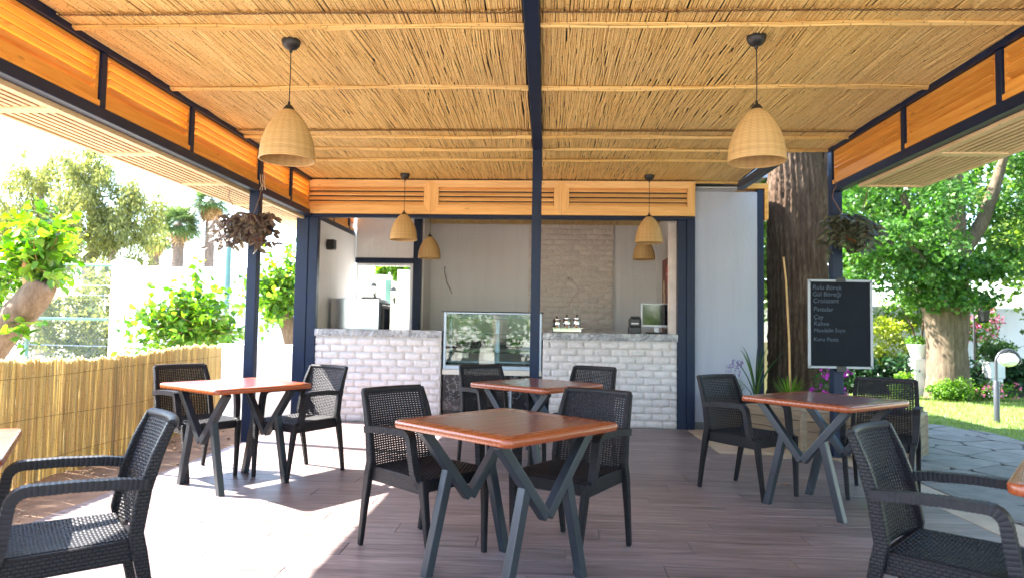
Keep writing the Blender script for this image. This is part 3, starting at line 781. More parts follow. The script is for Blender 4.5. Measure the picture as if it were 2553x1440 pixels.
# speaker on the wall
sp = thing('wall_speaker', 'small black box speaker on the inner left kiosk wall', 'speaker', (-2.949, 8.98, 2.25))
MB().box((-2.935, 8.93, 2.185), (-2.83, 9.04, 2.318)).build('cabinet', black_pl, sp, world=True, bevel=.006)
MB().box((-2.949, 8.96, 2.22), (-2.9355, 9.01, 2.28)).build('bracket', black_pl, sp, world=True)
MB().box((-2.922, 8.9255, 2.197), (-2.843, 8.9295, 2.306)).build('grille', simple('speaker_cloth', (.02, .02, .02), .9), sp, world=True)

# counter-top things
ck = thing('chrome_stand', 'low chrome stand carrying three jars on the right counter', 'stand', (.275, 8.75, 1.138))
ck_ = lambda mb, n, m, **k: mb.build(n, m, ck, world=True, **k)
ck_(MB().box((.075, 8.62, 1.188), (.475, 8.88, 1.203)), 'tray', chrome, bevel=.004)
ck_(MB().box((.095, 8.64, 1.145), (.455, 8.86, 1.1875)), 'body', chrome, bevel=.006)
for x in (.11, .44):
    for y in (8.655, 8.845): ck_(MB().cbox((x, y, 1.1415), (.025, .025, .007)), 'foot', black_pl)
for k, (x, h, lab) in enumerate(((.143, .118, 'shortest chrome jar, leftmost on the chrome stand'), (.270, .138, 'tall chrome jar in the middle of the chrome stand'), (.398, .138, 'tall chrome jar at the right end of the chrome stand'))):
    j = thing('jar', lab, 'jar', (x, 8.74, 1.2032), group='chrome jars')
    MB().lathe([(.046, 0), (.05, .006), (.05, h*.62), (.044, h*.74), (.040, h*.78)], 28, cap0=True, cap1=True).build('body', chrome, j, smooth=True)
    MB().lathe([(.0445, h*.785), (.046, h*.86), (.040, h*.95), (.018, h)], 28, cap0=True, cap1=True).build('lid', chrome, j, smooth=True)
    MB().lathe([(.007, h*1.003), (.012, h+.012), (.009, h+.022), (.002, h+.026)], 14, cap0=True, cap1=True).build('knob', black_pl, j, smooth=True)
    MB().lathe([(.0475, 0), (.0515, .008), (.0515, .016)], 28, (0, 0, h*.66)).build('band', simple('brown_band', (.12, .05, .02), .4), j, smooth=True)
mo = thing('monitor', 'silver flat monitor turned to the room on the right counter', 'monitor', (1.42, 8.82, 1.138))
mo_ = lambda mb, n, m, **k: mb.build(n, m, mo, world=True, **k)
mo_(MB().box((1.216, 8.80, 1.222), (1.622, 8.84, 1.532)), 'bezel', grey_pl, bevel=.008, seg=2)
mo_(MB().box((1.236, 8.796, 1.252), (1.604, 8.7995, 1.514)), 'screen', simple('glossy_black_screen', (.008, .009, .012), .05, .02, spec=1.0))
mo_(MB().box((1.385, 8.81, 1.16), (1.445, 8.85, 1.2215)), 'neck', grey_pl)
mo_(MB().box((1.30, 8.74, 1.1385), (1.53, 8.93, 1.1595)), 'foot', black_pl, bevel=.006)
tm = thing('cash_terminal', 'black till screen edge on beside the silver monitor', 'till', (1.585, 8.93, 1.138))
MB().box((1.60, 8.90, 1.215), (1.692, 8.94, 1.53)).build('screen_back', black_pl, tm, world=True, bevel=.006)
MB().box((1.54, 8.86, 1.1385), (1.66, 8.955, 1.2145)).build('stand', black_pl, tm, world=True, bevel=.006)
pr_ = thing('receipt_printer', 'black receipt printer left of the silver monitor', 'printer', (1.135, 8.78, 1.138))
MB().box((1.06, 8.70, 1.1385), (1.208, 8.90, 1.225)).build('base', black_pl, pr_, world=True, bevel=.008)
MB().box((1.068, 8.72, 1.2255), (1.205, 8.89, 1.335)).build('cover', black_pl, pr_, world=True, bevel=.012)
MB().box((1.085, 8.708, 1.262), (1.175, 8.7195, 1.274)).build('paper', white_pvc, pr_, world=True)
MB().box((1.09, 8.80, 1.3355), (1.208, 8.88, 1.36)).build('paper_lid', black_pl, pr_, world=True, bevel=.006)
# poster on the right inner wall
po = thing('poster', 'tall dark red drinks poster on the right inner kiosk wall', 'poster', (1.778, 10.2, 1.15))
MB().box((1.7725, 9.86, 1.15), (1.7785, 10.52, 2.235)).build('sheet', simple('poster_brown', (.20, .055, .035), .5, .5, 3), po, world=True)
def disc(y, z, ry, rz, x): return MB().add([(x, y+ry*math.cos(a*math.pi/12), z+rz*math.sin(a*math.pi/12)) for a in range(24)], [tuple(range(24))])
disc(10.02, 2.0, .13, .17, 1.7718).build('red_disc', simple('poster_red', (.62, .03, .025), .4, .05), po, world=True)
for k in range(4): disc(10.36-.05*k, 1.82-.19*k, .085, .11, 1.7715-.0003*k).build('pale_roll', simple('poster_cream', (.55, .40, .24), .5, .2), po, world=True)
def text(name, body, size, mat, parent, loc, rot, shear=0.0, depth=.0006):
    cu = bpy.data.curves.new(name, 'FONT'); cu.body = body; cu.size = size; cu.extrude = depth; cu.shear = shear; cu.resolution_u = 3
    o = bpy.data.objects.new(name, cu); COL.objects.link(o); bpy.context.view_layer.update()
    me = bpy.data.meshes.new_from_object(o.evaluated_get(bpy.context.evaluated_depsgraph_get()))
    bpy.data.objects.remove(o); me.materials.clear(); me.materials.append(mat)
    return link(name, me, parent, loc, rot)
text('lettering', 'Coca-Cola', .055, white_pvc, po, Vector((1.7712, 10.13, 1.98))-wloc(po), (R(90), 0, R(-90)), .3)

# ------------------------------------------------------------------ pendant lamps
def rattan():
    t = NT('rattan'); a = t.attr(); n = t.noise(t.coords((8, 8, 40)), 1, 3, .6)
    c = t.ramp(a, [(0, (.42, .24, .08)), (1, (.76, .51, .22))]); c = t.mix(t.math('MULTIPLY', n, .35), c, (.36, .20, .07))
    b = t.bsdf(c, .5, None, 0, .35); tr = t.n('ShaderNodeBsdfTranslucent'); t.l(c, tr.inputs[0])
    mx = t.n('ShaderNodeMixShader'); mx.inputs[0].default_value = .22
    t.l(b.outputs[0], mx.inputs[1]); t.l(tr.outputs[0], mx.inputs[2]); t.l(mx.outputs[0], t.out.inputs[0]); return t.m
rat = rattan()
def shade_mesh():
    """bell woven over 40 stakes, 52 rows of cane"""
    rows, seg = 36, 160; V = []; F = []; A = []
    def rad(s):                                        # s 0 top .. 1 rim
        return .030+.140*(1-(1-s)**2.15)**.80 if s < 1 else .17
    for layer, off in ((0, .0), (1, -.0035)):
        b0 = len(V)
        for j in range(rows*2+1):
            s = j/(rows*2); rr = rad(s); bulge = .0026*(1 if j % 2 else -.6)
            for k in range(seg):
                th = 2*math.pi*k/seg; wv = .0011*math.cos(th*20+(math.pi if (j//2) % 2 else 0))
                r_ = rr+off+bulge+wv
                V.append((r_*math.cos(th), r_*math.sin(th), .325*(1-s)))
        for j in range(rows*2):
            tone = rng.uniform(.25, 1)
            for k in range(seg):
                F.append((b0+j*seg+k, b0+j*seg+(k+1) % seg, b0+(j+1)*seg+(k+1) % seg, b0+(j+1)*seg+k))
                stake = abs(math.cos(2*math.pi*(k+.5)/seg*10))
                A.append(min(1, max(0.02, .36+.22*(stake)+.42*tone-(.0 if j % 2 else .22))))
    return np_mesh('shade', V, F, rat, A, True)
SH = shade_mesh()
rimM = MB().tube([(.171*math.cos(a*math.pi/32), .171*math.sin(a*math.pi/32), .001) for a in range(65)], .006, 8, a=.9).mesh('rim', rat, smooth=True)
blackm = simple('black_lamp_metal', (.012, .011, .011), .45, .2)
capM = MB().lathe([(.007, .052), (.009, .032), (.020, .026), (.034, .006), (.036, -.006)], 24, cap0=True, cap1=True).mesh('lamp_cap', blackm, smooth=True)
canM = MB().lathe([(.058, .0), (.060, -.012), (.054, -.035), (.036, -.056), (.012, -.066), (.009, -.082), (.005, -.085)], 28, cap0=True, cap1=True).mesh('ceiling_rose', blackm, smooth=True)
def pendant(x, y, zc, zr, label, sc_=1.0, wire_=False):
    p = thing('pendant_lamp', label, 'lamp', (x, y, zr), group='woven rattan pendant lamps')
    s = link('shade', SH, p, (0, 0, 0), (0, 0, rng.uniform(0, 6)), (sc_, sc_, sc_)); link('rim', rimM, s)
    link('lamp_cap', capM, p, (0, 0, .327*sc_), None, (sc_,)*3); link('ceiling_rose', canM, p, (0, 0, zc-zr))
    MB().tube([(0, 0, .37*sc_), (.002, 0, (zc-zr)*.7), (0, 0, zc-zr-.08)], .0035, 6).build('cord', blackm, p, smooth=True)
    MB().lathe([(.004, .30), (.018, .29), (.018, .24), (.031, .2), (.031, .17), (.012, .145)], 16, cap1=True).build('bulb', white_pvc, p, smooth=True)
pendant(-1.668, 4.25, 3.036, 2.252, 'large woven rattan lamp hanging nearest on the left')
pendant(1.284, 4.22, 3.036, 2.248, 'large woven rattan lamp hanging nearest on the right')
pendant(-1.722, 8.10, 3.018, 2.222, 'woven rattan lamp hanging in front of the left fascia louvers', .94)
pendant(1.208, 8.10, 3.018, 2.217, 'woven rattan lamp hanging in front of the right fascia louvers', .94)
pendant(-1.705, 9.85, 2.878, 2.175, 'small woven rattan lamp inside the kiosk at the left', .95)
pendant(1.40, 9.85, 2.878, 2.19, 'small woven rattan lamp inside the kiosk at the right', .92)
tag(MB().tube([(-1.66, 11.08, 2.14), (-1.66, 11.06, 2.08), (-1.62, 11.06, 1.90), (-1.53, 11.06, 1.72)], .006, 6).tube([(-1.66, 11.09, 2.14), (-1.66, 11.075, 2.14)], .012, 8).build('loose_cable', simple('grey_cable', (.06, .055, .05), .6), smooth=True), 'loose grey cable dangling from the rear kiosk wall', 'cable')

# ------------------------------------------------------------------ tables
mahog = wood('varnished_mahogany', (.13, .022, .011), (.215, .044, .022), 0, .36, 0, .07, coat=1.0, scale=1.9)
mahog_edge = wood('varnished_mahogany_edge', (.21, .042, .012), (.31, .072, .021), 0, .28, 0, .05, coat=.35, scale=1.9)
TS = .80; TH = .75; TT = .036
def ring_top():
    """mitred outer frame of the table top, rounded corners, soft edges"""
    r = .045; h = TS/2; n = 7; prof = [(-.004, -TT), (0, -TT+.005), (.0015, -TT/2), (0, -.006), (-.003, -.002), (-.008, 0)]
    loop = []
    for cx, cy, a0 in ((h-r, h-r, 0), (-(h-r), h-r, 90), (-(h-r), -(h-r), 180), (h-r, -(h-r), 270)):
        for k in range(n): a = R(a0+90*k/(n-1)); loop.append((cx, cy, math.cos(a), math.sin(a)))
    V = []; F = []; m = len(loop)
    for off, z in prof:
        for cx, cy, c, s in loop: V.append((cx+(r+off)*c, cy+(r+off)*s, z))
    for j in range(len(prof)-1):
        for k in range(m): F.append((j*m+k, j*m+(k+1) % m, (j+1)*m+(k+1) % m, (j+1)*m+k))
    q = h-.085; b0 = len(V)
    inner = []
    for cx, cy, c, s in loop: inner.append((max(-q, min(q, (cx+r*c)*1.0)) if abs(cx+r*c) > q else cx+r*c, max(-q, min(q, cy+r*s)), 0))
    V += inner; t0 = (len(prof)-1)*m
    for k in range(m): F.append((t0+k, t0+(k+1) % m, b0+(k+1) % m, b0+k))
    b1 = len(V); V += [(x, y, -.004) for x, y, z in inner]
    for k in range(m): F.append((b0+k, b0+(k+1) % m, b1+(k+1) % m, b1+k))
    F.append(tuple(b1+k for k in range(m))); F.append(tuple(range(m-1, -1, -1)))
    return MB().add(V, F).mesh('tabletop', mahog_edge, smooth=True)
RT = ring_top()
qn = .315; nb = 7; bw = 2*qn/nb
BD = MB().box((-qn+.0008, -bw/2+.0007, -.0035), (qn-.0008, bw/2-.0007, .0002)).mesh('board', mahog, bevel=.0008)
def leg_frame():
    """one steel side frame in the x-z plane: a V whose arms carry two splayed legs"""
    parts = []
    s = (0, 1, 0); w_ = .048
    for g in (-1, 1):
        m = MB().bar((g*.315, 0, TH-TT-.006), (g*.006, 0, .342), w_, w_*1.0, s); parts.append(('brace', m))
        m = MB().bar((g*.142, 0, .505), (g*.272, 0, -.006), w_-.003, w_, s); parts.append(('leg', m))
    return parts
FM = []
for nme, m in leg_frame():
    me = m.mesh(nme, slate, bevel=.005, seg=2)
    FM.append((nme, me))
plateM = MB().box((-.33, -.03, TH-TT-.007), (.33, .03, TH-TT-.0005)).mesh('fixing_plate', slate)
# trim the feet flat at the floor
for nme, me in FM:
    if nme == 'leg':
        for v in me.vertices:
            if v.co.z < .0005: v.co.z = .0005
def table(x, y, th, fdir, label):
    t = thing('table', label, 'table', (x, y, 0), th+R(45), group='square wooden tables')
    top = link('tabletop', RT, t, (0, 0, TH))
    for k in range(nb): link('board', BD, top, (0, -qn+bw*(k+.5), 0))
    for s in (-1, 1):
        for nme, me in FM:
            o = link(nme, me, t, (0, s*.262, 0) if fdir > 0 else (s*.262, 0, 0), (0, 0, 0 if fdir > 0 else R(90)))
        link('fixing_plate', plateM, t, (0, s*.262, 0) if fdir > 0 else (s*.262, 0, 0), (0, 0, 0 if fdir > 0 else R(90)))
    return t
table(-.185, 3.386, .0685, 1, 'square mahogany table nearest the middle, in front of the other tables')
table(-2.33, 5.10, .1926, -1, 'sunlit square table at the left beside the reed fence')
table(1.945, 4.897, -.118, -1, 'square mahogany table at the right below the chalkboard')
table(-.061, 5.653, .125, -1, 'square mahogany table by the centre post in front of the display case')
table(-2.34, 2.295, -.19, -1, 'square table cut by the left edge of the picture')
table(2.02, 2.325, .115, 1, 'square table cut by the right edge of the picture')

# ------------------------------------------------------------------ woven armchairs
chair_w = simple('woven_resin', (.020, .0185, .021), .5, .25, 30, spec=.18)
chair_b = weavebump('pressed_weave_resin', (.020, .0185, .021), 'block')
chair_r = simple('ribbed_resin', (.020, .0185, .021), .5, .25, 30, spec=.18)
def weave(surf, nu, nv, wrow, wst, amp, th=.0016):
    """rows of cane over stakes on surf(u,v)->(pos, normal, dv); returns V,F"""
    V = []; F = []
    def strip(pts, widths, nrm):
        n = len(pts); b = len(V)
        for p, wv, nn in zip(pts, widths, nrm):
            for a_, c_ in ((-1, -1), (1, -1), (1, 1), (-1, 1)): V.append(p+wv*(a_*.5)+nn*(c_*th))
        for i in range(n-1):
            for k in range(4): F.append((b+4*i+k, b+4*i+(k+1) % 4, b+4*i+4+(k+1) % 4, b+4*i+4+k))
    for j in range(nv):
        v = (j+.5)/nv; P = []; W = []; N = []
        for i in range(2*nu+1):
            u = i/(2*nu); p, nn, du, dv = surf(u, v)
            s = 0 if i % 2 == 0 else (1 if ((i//2)+j) % 2 else -1)
            P.append(p+nn*(amp*s)); W.append(dv*(wrow/nv)); N.append(nn)
        strip(P, W, N)
    for i in range(nu):
        u = (i+.5)/nu; P = []; W = []; N = []
        for j in range(13):
            p, nn, du, dv = surf(u, j/12); P.append(p); W.append(du*(wst/nu)); N.append(nn)
        strip(P, W, N)
    return V, F
def surf_back(u, v):
    def pos(u, v):
        z = .435+.402*v; s = 2*u-1; hw = .198-.010*v*v
        return Vector((-.208-.105*max(0, v)**1.35-.030*(1-s*s)+.0, s*hw, z))
    p = pos(u, v); du = pos(u+.5, v)-pos(u-.5, v); dv = (pos(u, v+.02)-pos(u, v-.02))/.04
    n = du.cross(dv).normalized(); return p, n, du, dv
def surf_seat(u, v):
    def pos(u, v):
        s = 2*u-1; x = -.205+.43*v; hw = .198+.018*v
        return Vector((x, s*hw, .447-.012*(1-s*s)*math.sin(math.pi*min(1, v*.9+.05))-(.012*max(0, v-.85)/.15)))
    p = pos(u, v); du = pos(u+.5, v)-pos(u-.5, v); dv = (pos(u, v+.02)-pos(u, v-.02))/.04
    n = du.cross(dv).normalized(); return p, n, du, dv
def chair(label):
    c = thing('armchair', label, 'chair', group='dark woven armchairs')
    V, F = weave(surf_back, 21, 32, .77, .46, .0022)
    bk = link('backrest', np_mesh('backrest', [tuple(p) for p in V], F, chair_w), c)
    V, F = weave(surf_seat, 22, 34, .95, .6, .0022)
    st = link('seat', np_mesh('seat', [tuple(p) for p in V], F, chair_w), c)
    # rolled top rail
    pts = []
    for i in range(13):
        p, n, du, dv = surf_back(-.04+1.08*i/12, 1.0); pts.append(p+Vector((-.012, 0, .002)))
    MB().tube(pts, [.0185]*13, 12).build('top_rail', chair_r, bk, smooth=True)
    for s in (-1, 1):
        # rear leg running up into the side of the back
        MB().sweep([(-.302, s*.212, .0006), (-.268, s*.217, .20), (-.228, s*.222, .40), (-.214, s*.219, .47), (-.238, s*.216, .62), (-.275, s*.211, .74), (-.318, s*.204, .845)],
                   [(.026, .030), (.030, .038), (.034, .050), (.034, .050), (.032, .046), (.030, .040), (.028, .030)], (0, 1, 0)).build('rear_leg', chair_b, c, bevel=.005, seg=1)
        MB().sweep([(.262, s*.188, .0006), (.246, s*.204, .20), (.226, s*.219, .435)], [(.028, .028), (.032, .034), (.038, .046)], (0, 1, 0)).build('front_leg', chair_b, c, bevel=.005)
        # arm: back to front, round the corner and down to the seat
        arc = [(.105+.05*math.sin(a)-.0, s*.240, .612+.05*math.cos(a)) for a in [R(x) for x in (0, 22, 45, 68, 90)]]
        pts = [(-.246, s*.231, .640), (-.16, s*.240, .652), (-.02, s*.242, .661)]+arc+[(.166, s*.238, .54), (.176, s*.232, .465), (.190, s*.226, .425), (.212, s*.221, .405)]
        sz = [(.034, .034), (.040, .034), (.044, .032)]+[(.044, .033)]*5+[(.040, .036), (.036, .036), (.034, .034), (.03, .03)]
        P3 = np.array(pts, float); S3 = np.array(sz, float); dl = np.r_[0, np.cumsum(np.linalg.norm(np.diff(P3, axis=0), axis=1))]
        nr = int(dl[-1]/.0056); tt = np.linspace(0, dl[-1], nr)
        PP = [tuple(np.interp(t_, dl, P3[:, i]) for i in range(3)) for t_ in tt]
        SS = [tuple(np.interp(t_, dl, S3[:, i])+(.0 if k_ % 3 == 0 else .0026) for i in range(2)) for k_, t_ in enumerate(tt)]
        MB().sweep(PP, SS, (0, 1, 0)).build('armrest', chair_r, c)
        MB().box((-.215, -.013, -.078), (.225, .013, 0), Matrix.Translation((0, s*.2115, .446)) @ Matrix.Rotation(R(2.2*s), 4, 'Z')).build('apron', chair_b, st, bevel=.004)
    MB().box((.205, -.197, .372), (.230, .197, .436)).build('apron', chair_b, st, bevel=.005)
    MB().box((-.232, -.196, .385), (-.208, .196, .436)).build('apron', chair_b, st, bevel=.004)
    # seat ribs below keep the shell stiff
    return c
spots = [(-1.738, 2.412, -140, 'armchair in the left foreground with a sun patch on its seat'),
 (1.505, 2.54, -42, 'armchair in the right foreground cut by the picture edge'),
 (-.636, 3.756, -40, 'armchair at the left of the nearest middle table, light showing through its back'),
 (.145, 3.775, -121.6, 'armchair at the right of the nearest middle table'),
 (1.552, 5.287, -54, 'armchair at the left of the table below the chalkboard, near the white wall'),
 (-1.99, 5.48, -118, 'sunlit armchair at the right of the table by the reed fence'),
 (-2.753, 5.345, -36, 'armchair at the left of the sunlit table, backed by the reed fence'),
 (2.50, 5.245, -122, 'armchair at the right of the table below the chalkboard, against the garden'),
 (-.42, 6.03, -57, 'armchair at the left of the table by the centre post, before the display case'),
 (.30, 6.086, -120, 'armchair at the right of the table by the centre post, before the right counter')]
proto = None
for x, y, a, lab in spots:
    if proto is None: proto = o = chair(lab); tabl = None
    else:
        if tabl is None:
            tabl = {}
            for ob in bpy.data.objects:
                if ob.parent: tabl.setdefault(ob.parent.name, []).append(ob)
        o = copy_tree(proto, None, tabl); o['label'] = lab
    o.location = (x, y, 0); o.rotation_euler = (0, 0, R(a))
# ------------------------------------------------------------------ foliage tools
def T_diamond(w_=.34, fold=.08): return (np.array([(0, 0, 0), (.45, w_, fold), (1, 0, -.05), (.45, -w_, fold)]), np.array([(0, 2, 1), (0, 3, 2)]))
def T_heart():
    o = [(0, 0), (-.08, .22), (.08, .42), (.34, .46), (.62, .32), (.85, .13), (1.05, 0)]
    pts = [(x, y, .22*y) for x, y in o]+[(x, -y, .22*y) for x, y in o[1:-1]]
    pts[6] = (1.05, 0, -.12); c = [(.45, 0, -.02)]
    loop = list(range(7))+[11, 10, 9, 8, 7]
    return np.array(pts+c), np.array([(12, loop[(i+1) % 12], loop[i]) for i in range(12)])
def T_star():
    o = []
    for a, r_ in ((-180, .12), (-128, .55), (-95, .34), (-62, .82), (-34, .42), (0, 1.0), (34, .42), (62, .82), (95, .34), (128, .55)):
        o.append((.35+r_*.72*math.cos(R(a)), r_*.72*math.sin(R(a)), .10*abs(math.sin(R(a)))*r_))
    n = len(o); return np.array(o+[(.35, 0, 0)]), np.array([(n, i, (i+1) % n) for i in range(n)])
def orient(d, n):
    d = d/np.linalg.norm(d, axis=1, keepdims=True); n = n-d*(n*d).sum(1, keepdims=True)
    n = n/(np.linalg.norm(n, axis=1, keepdims=True)+1e-9); return np.stack([d, np.cross(n, d), n], 2)     # columns
def scatter(tmpl, pos, d, n, s, rnd, fattr=None):
    TV, TF = tmpl; M = orient(d, n); N = len(pos)
    V = np.einsum('nij,kj->nki', M, TV)*s[:, None, None]+pos[:, None, :]
    F = (TF[None]+(np.arange(N)*len(TV))[:, None, None]).reshape(-1, TF.shape[1])
    Rn = np.repeat(rnd, len(TF)) if fattr is None else np.clip((fattr[None, :]+(rnd[:, None]-.5)*.25), 0, 1).ravel()
    return V.reshape(-1, 3), F, Rn
def clouds(cl, dens, size, tmpl, droop=.0, up=.6, shell=.45, jitter=.7, dark=0.0):
    """cl: list of (centre, radii, weight); leaves fill each ellipsoid, denser to the outside"""
    P = []; D = []; N = []; S = []; Rn = []
    for c, r, wgt in cl:
        n = int(dens*wgt); u = rng.normal(size=(n, 3)); u /= np.linalg.norm(u, axis=1, keepdims=True)
        q = rng.random(n)**shell; p = np.array(c)+u*q[:, None]*np.array(r)
        d = rng.normal(size=(n, 3))*jitter+u*.5; d[:, 2] -= droop
        nn = u*.5+rng.normal(size=(n, 3))*.55; nn[:, 2] += up
        P.append(p); D.append(d); N.append(nn); S.append(size*rng.uniform(.6, 1.25, n)); Rn.append(np.clip(rng.normal(rng.uniform(.35, .65), .2, n), 0, 1))
    return scatter(tmpl, np.concatenate(P), np.concatenate(D), np.concatenate(N), np.concatenate(S), np.concatenate(Rn))
def clumps(c, r, n, cr, squash=.75, seed=0):
    """break a crown into many small clumps"""
    g_ = np.random.default_rng(seed); out = []
    for _ in range(n):
        u = g_.normal(size=3); u /= np.linalg.norm(u); q = g_.random()**.42
        k = cr*g_.uniform(.55, 1.3); out.append((np.array(c)+u*q*np.array(r), (k, k, k*squash), g_.uniform(.5, 1.4)))
    return out
def crown(parent, name, parts, mat):
    V = []; F = []; Rn = []; o = 0
    for v, f, r_ in parts: V.append(v); F.append(f+o); Rn.append(r_); o += len(v)
    return link(name, np_mesh(name, np.concatenate(V)-np.array(wloc(parent)), np.concatenate(F), mat, np.concatenate(Rn)), parent)
def barkmat(name, c0, c1, vs=1.0, b=.9):
    t = NT(name); v = t.coords((11*vs, 11*vs, 2.0*vs)); n = t.noise(v, 1, 6, .7); n2 = t.noise(t.coords((1.3, 1.3, 1.3)), 1, 4, .6)
    n3 = t.noise(t.coords((45*vs, 45*vs, 9*vs)), 1, 3, .6)
    f = t.math('ADD', t.math('MULTIPLY', n, .7), t.math('MULTIPLY', n3, .3))
    c = t.ramp(f, [(.34, tuple(x*.4 for x in c0)), (.5, c0), (.68, c1)]); c = t.mix(t.math('MULTIPLY', n2, .5), c, tuple(x*.6 for x in c1))
    t.bsdf(c, .9, t.bump(f, b, .03), 0, .15); return t.m
def trunk(parent, pts, radii, mat, name='trunk', n=20, rough=.06, rows=6, ridge=0, seed=1):
    g_ = np.random.default_rng(seed); pts = [Vector(p) for p in pts]; Q = []; Rr = []
    for i in range(len(pts)-1):
        p0, p1, p2, p3 = pts[max(i-1, 0)], pts[i], pts[i+1], pts[min(i+2, len(pts)-1)]
        for k in range(rows):
            t = k/rows; Q.append(.5*((2*p1)+(p2-p0)*t+(2*p0-5*p1+4*p2-p3)*t*t+(3*p1-p0-3*p2+p3)*t**3)); Rr.append(radii[i]+(radii[i+1]-radii[i])*t)
    Q.append(pts[-1]); Rr.append(radii[-1]); m = len(Q); V = []; F = []; e1 = None
    ph = g_.uniform(0, 6.28, 8); ang = g_.uniform(-.5, .5, n)
    for i, P in enumerate(Q):
        t = (Q[min(i+1, m-1)]-Q[max(i-1, 0)]).normalized()
        e1 = t.orthogonal().normalized() if e1 is None else (e1-t*e1.dot(t)).normalized(); e2 = t.cross(e1)
        for k in range(n):
            a = 2*math.pi*k/n; z = i/rows
            w_ = 1+rough*(math.sin(2*a+ph[0]+z*.6)+.6*math.sin(3*a+ph[1]-z*.9)+.5*math.sin(5*a+ph[2]+z*1.3))*.5
            if ridge: w_ += ridge*(abs(math.sin(a*ridge_n/2+.5*math.sin(z*2.1+ph[3])+.35*math.sin(z*5+a*3)))-.5)+g_.normal(0, ridge*.22)
            V.append(P+(e1*math.cos(a)+e2*math.sin(a))*(Rr[i]*w_))
    for i in range(m-1):
        for k in range(n): F.append((i*n+k, i*n+(k+1) % n, (i+1)*n+(k+1) % n, (i+1)*n+k))
    F.append(tuple((m-1)*n+k for k in range(n)))
    return MB().add(V, F).build(name, mat, parent, smooth=2, world=True)
ridge_n = 26

# ------------------------------------------------------------------ chalkboard on the right post
bd = thing('chalkboard', 'black chalkboard menu with silver frame fixed to the right post', 'chalkboard', (2.84, 6.74, .856))
b_ = lambda mb, n, m, p=bd, **k: mb.build(n, m, p, world=True, **k)
bx0, bx1, bz0, bz1 = 2.535, 3.146, .856, 1.711
chalk_b = NT('chalkboard_slate'); _n = chalk_b.noise(chalk_b.coords((3, 3, 2)), 1, 5, .6); _n2 = chalk_b.noise(chalk_b.coords((30, 30, 4)), 1, 3, .6)
chalk_b.bsdf(chalk_b.ramp(chalk_b.math('MULTIPLY_ADD', _n2, .3, chalk_b.math('MULTIPLY', _n, .7)), [(.35, (.003, .005, .009)), (.7, (.008, .012, .018))]), .75, None, 0, .22)
b_(MB().box((bx0+.006, 6.742, bz0+.006), (bx1-.006, 6.757, bz1-.006)), 'slate', chalk_b.m)
fw = .024
for lo, hi in (((bx0, 6.733, bz0), (bx1, 6.760, bz0+fw)), ((bx0, 6.733, bz1-fw), (bx1, 6.760, bz1)), ((bx0, 6.7335, bz0+fw+.0005), (bx0+fw, 6.7595, bz1-fw-.0005)), ((bx1-fw, 6.7335, bz0+fw+.0005), (bx1, 6.7595, bz1-fw-.0005))):
    b_(MB().box(lo, hi), 'frame_rail', simple('silver_frame', (.28, .30, .33), .4, .04, metal=.4) if lo[0] == bx0 and lo[2] == bz0 else bpy.data.materials['silver_frame'], bevel=.003)
for x in (bx0, bx1):
    for z in (bz0, bz1):
        sx, sz = (1 if x == bx0 else -1), (1 if z == bz0 else -1)
        b_(MB().bar((x+sx*.004, 6.7315, z+sz*.004), (x+sx*.03, 6.7315, z+sz*.03), .008, .003, (0, 1, 0)), 'corner_joint', black_pl)
for z0, z1 in ((bz1-.03, bz1+.02), (bz0-.03, bz0+.025)): b_(MB().box((2.80, 6.722, z0), (2.888, 6.7325, z1)).box((2.82, 6.7326, z0), (2.868, 6.8195, z0+.012)), 'clamp', black_pl, bevel=.003)
chalk = simple('chalk', (.075, .10, .135), .95, .3, 60)
for k, (py, x, body, s) in enumerate(((722, 2.566, 'Rulo Börek', .060), (739, 2.566, 'Gül Böreği', .060), (756, 2.570, 'Croissant', .063), (776, 2.574, 'Pastalar', .060), (796, 2.574, 'Çay', .060), (812, 2.576, 'Kahve', .058), (829, 2.576, 'Mandalin Suyu', .052), (851, 2.572, 'Kuru Pasta', .054))):
    z = 1.711-(py-697)*.855/222
    text('chalk_line', body, s, chalk, bd, Vector((x+.012, 6.7412, z))-wloc(bd), (R(90), R(rng.uniform(-1.5, 1.5)), 0), .12)

# ------------------------------------------------------------------ hanging baskets
def T_trad():
    L = [(0, .10), (.28, .86), (.6, .95), (.85, .5), (1.0, .04)]; ws = [-1, -.66, -.22, .22, .66, 1]
    V = []; F = []; A = []
    for x, w_ in L:
        for q in ws: V.append((x, q*w_*.235, .07*abs(q)*w_-.18*x*x))
    for i in range(4):
        for j in range(5): F.append((i*6+j, (i+1)*6+j, (i+1)*6+j+1, i*6+j+1)); A.append((.15, .88, .12, .88, .15)[j])
    return (np.array(V), np.array(F)), np.array(A)
TT_, TA_ = T_trad()
trad_l = leafmat('striped_purple_leaf', [(.055, .008, .035), (.045, .016, .024), (.07, .05, .03), (.22, .195, .115), (.30, .27, .17)], .22)
trad_r = leafmat('striped_green_leaf', [(.012, .007, .009), (.013, .015, .009), (.03, .036, .02), (.13, .15, .085), (.19, .215, .125)], .2)
terra = simple('terracotta', (.52, .17, .07), .8, .15, 10, .3, 50)
stem_m = simple('purple_stem', (.12, .05, .05), .6)
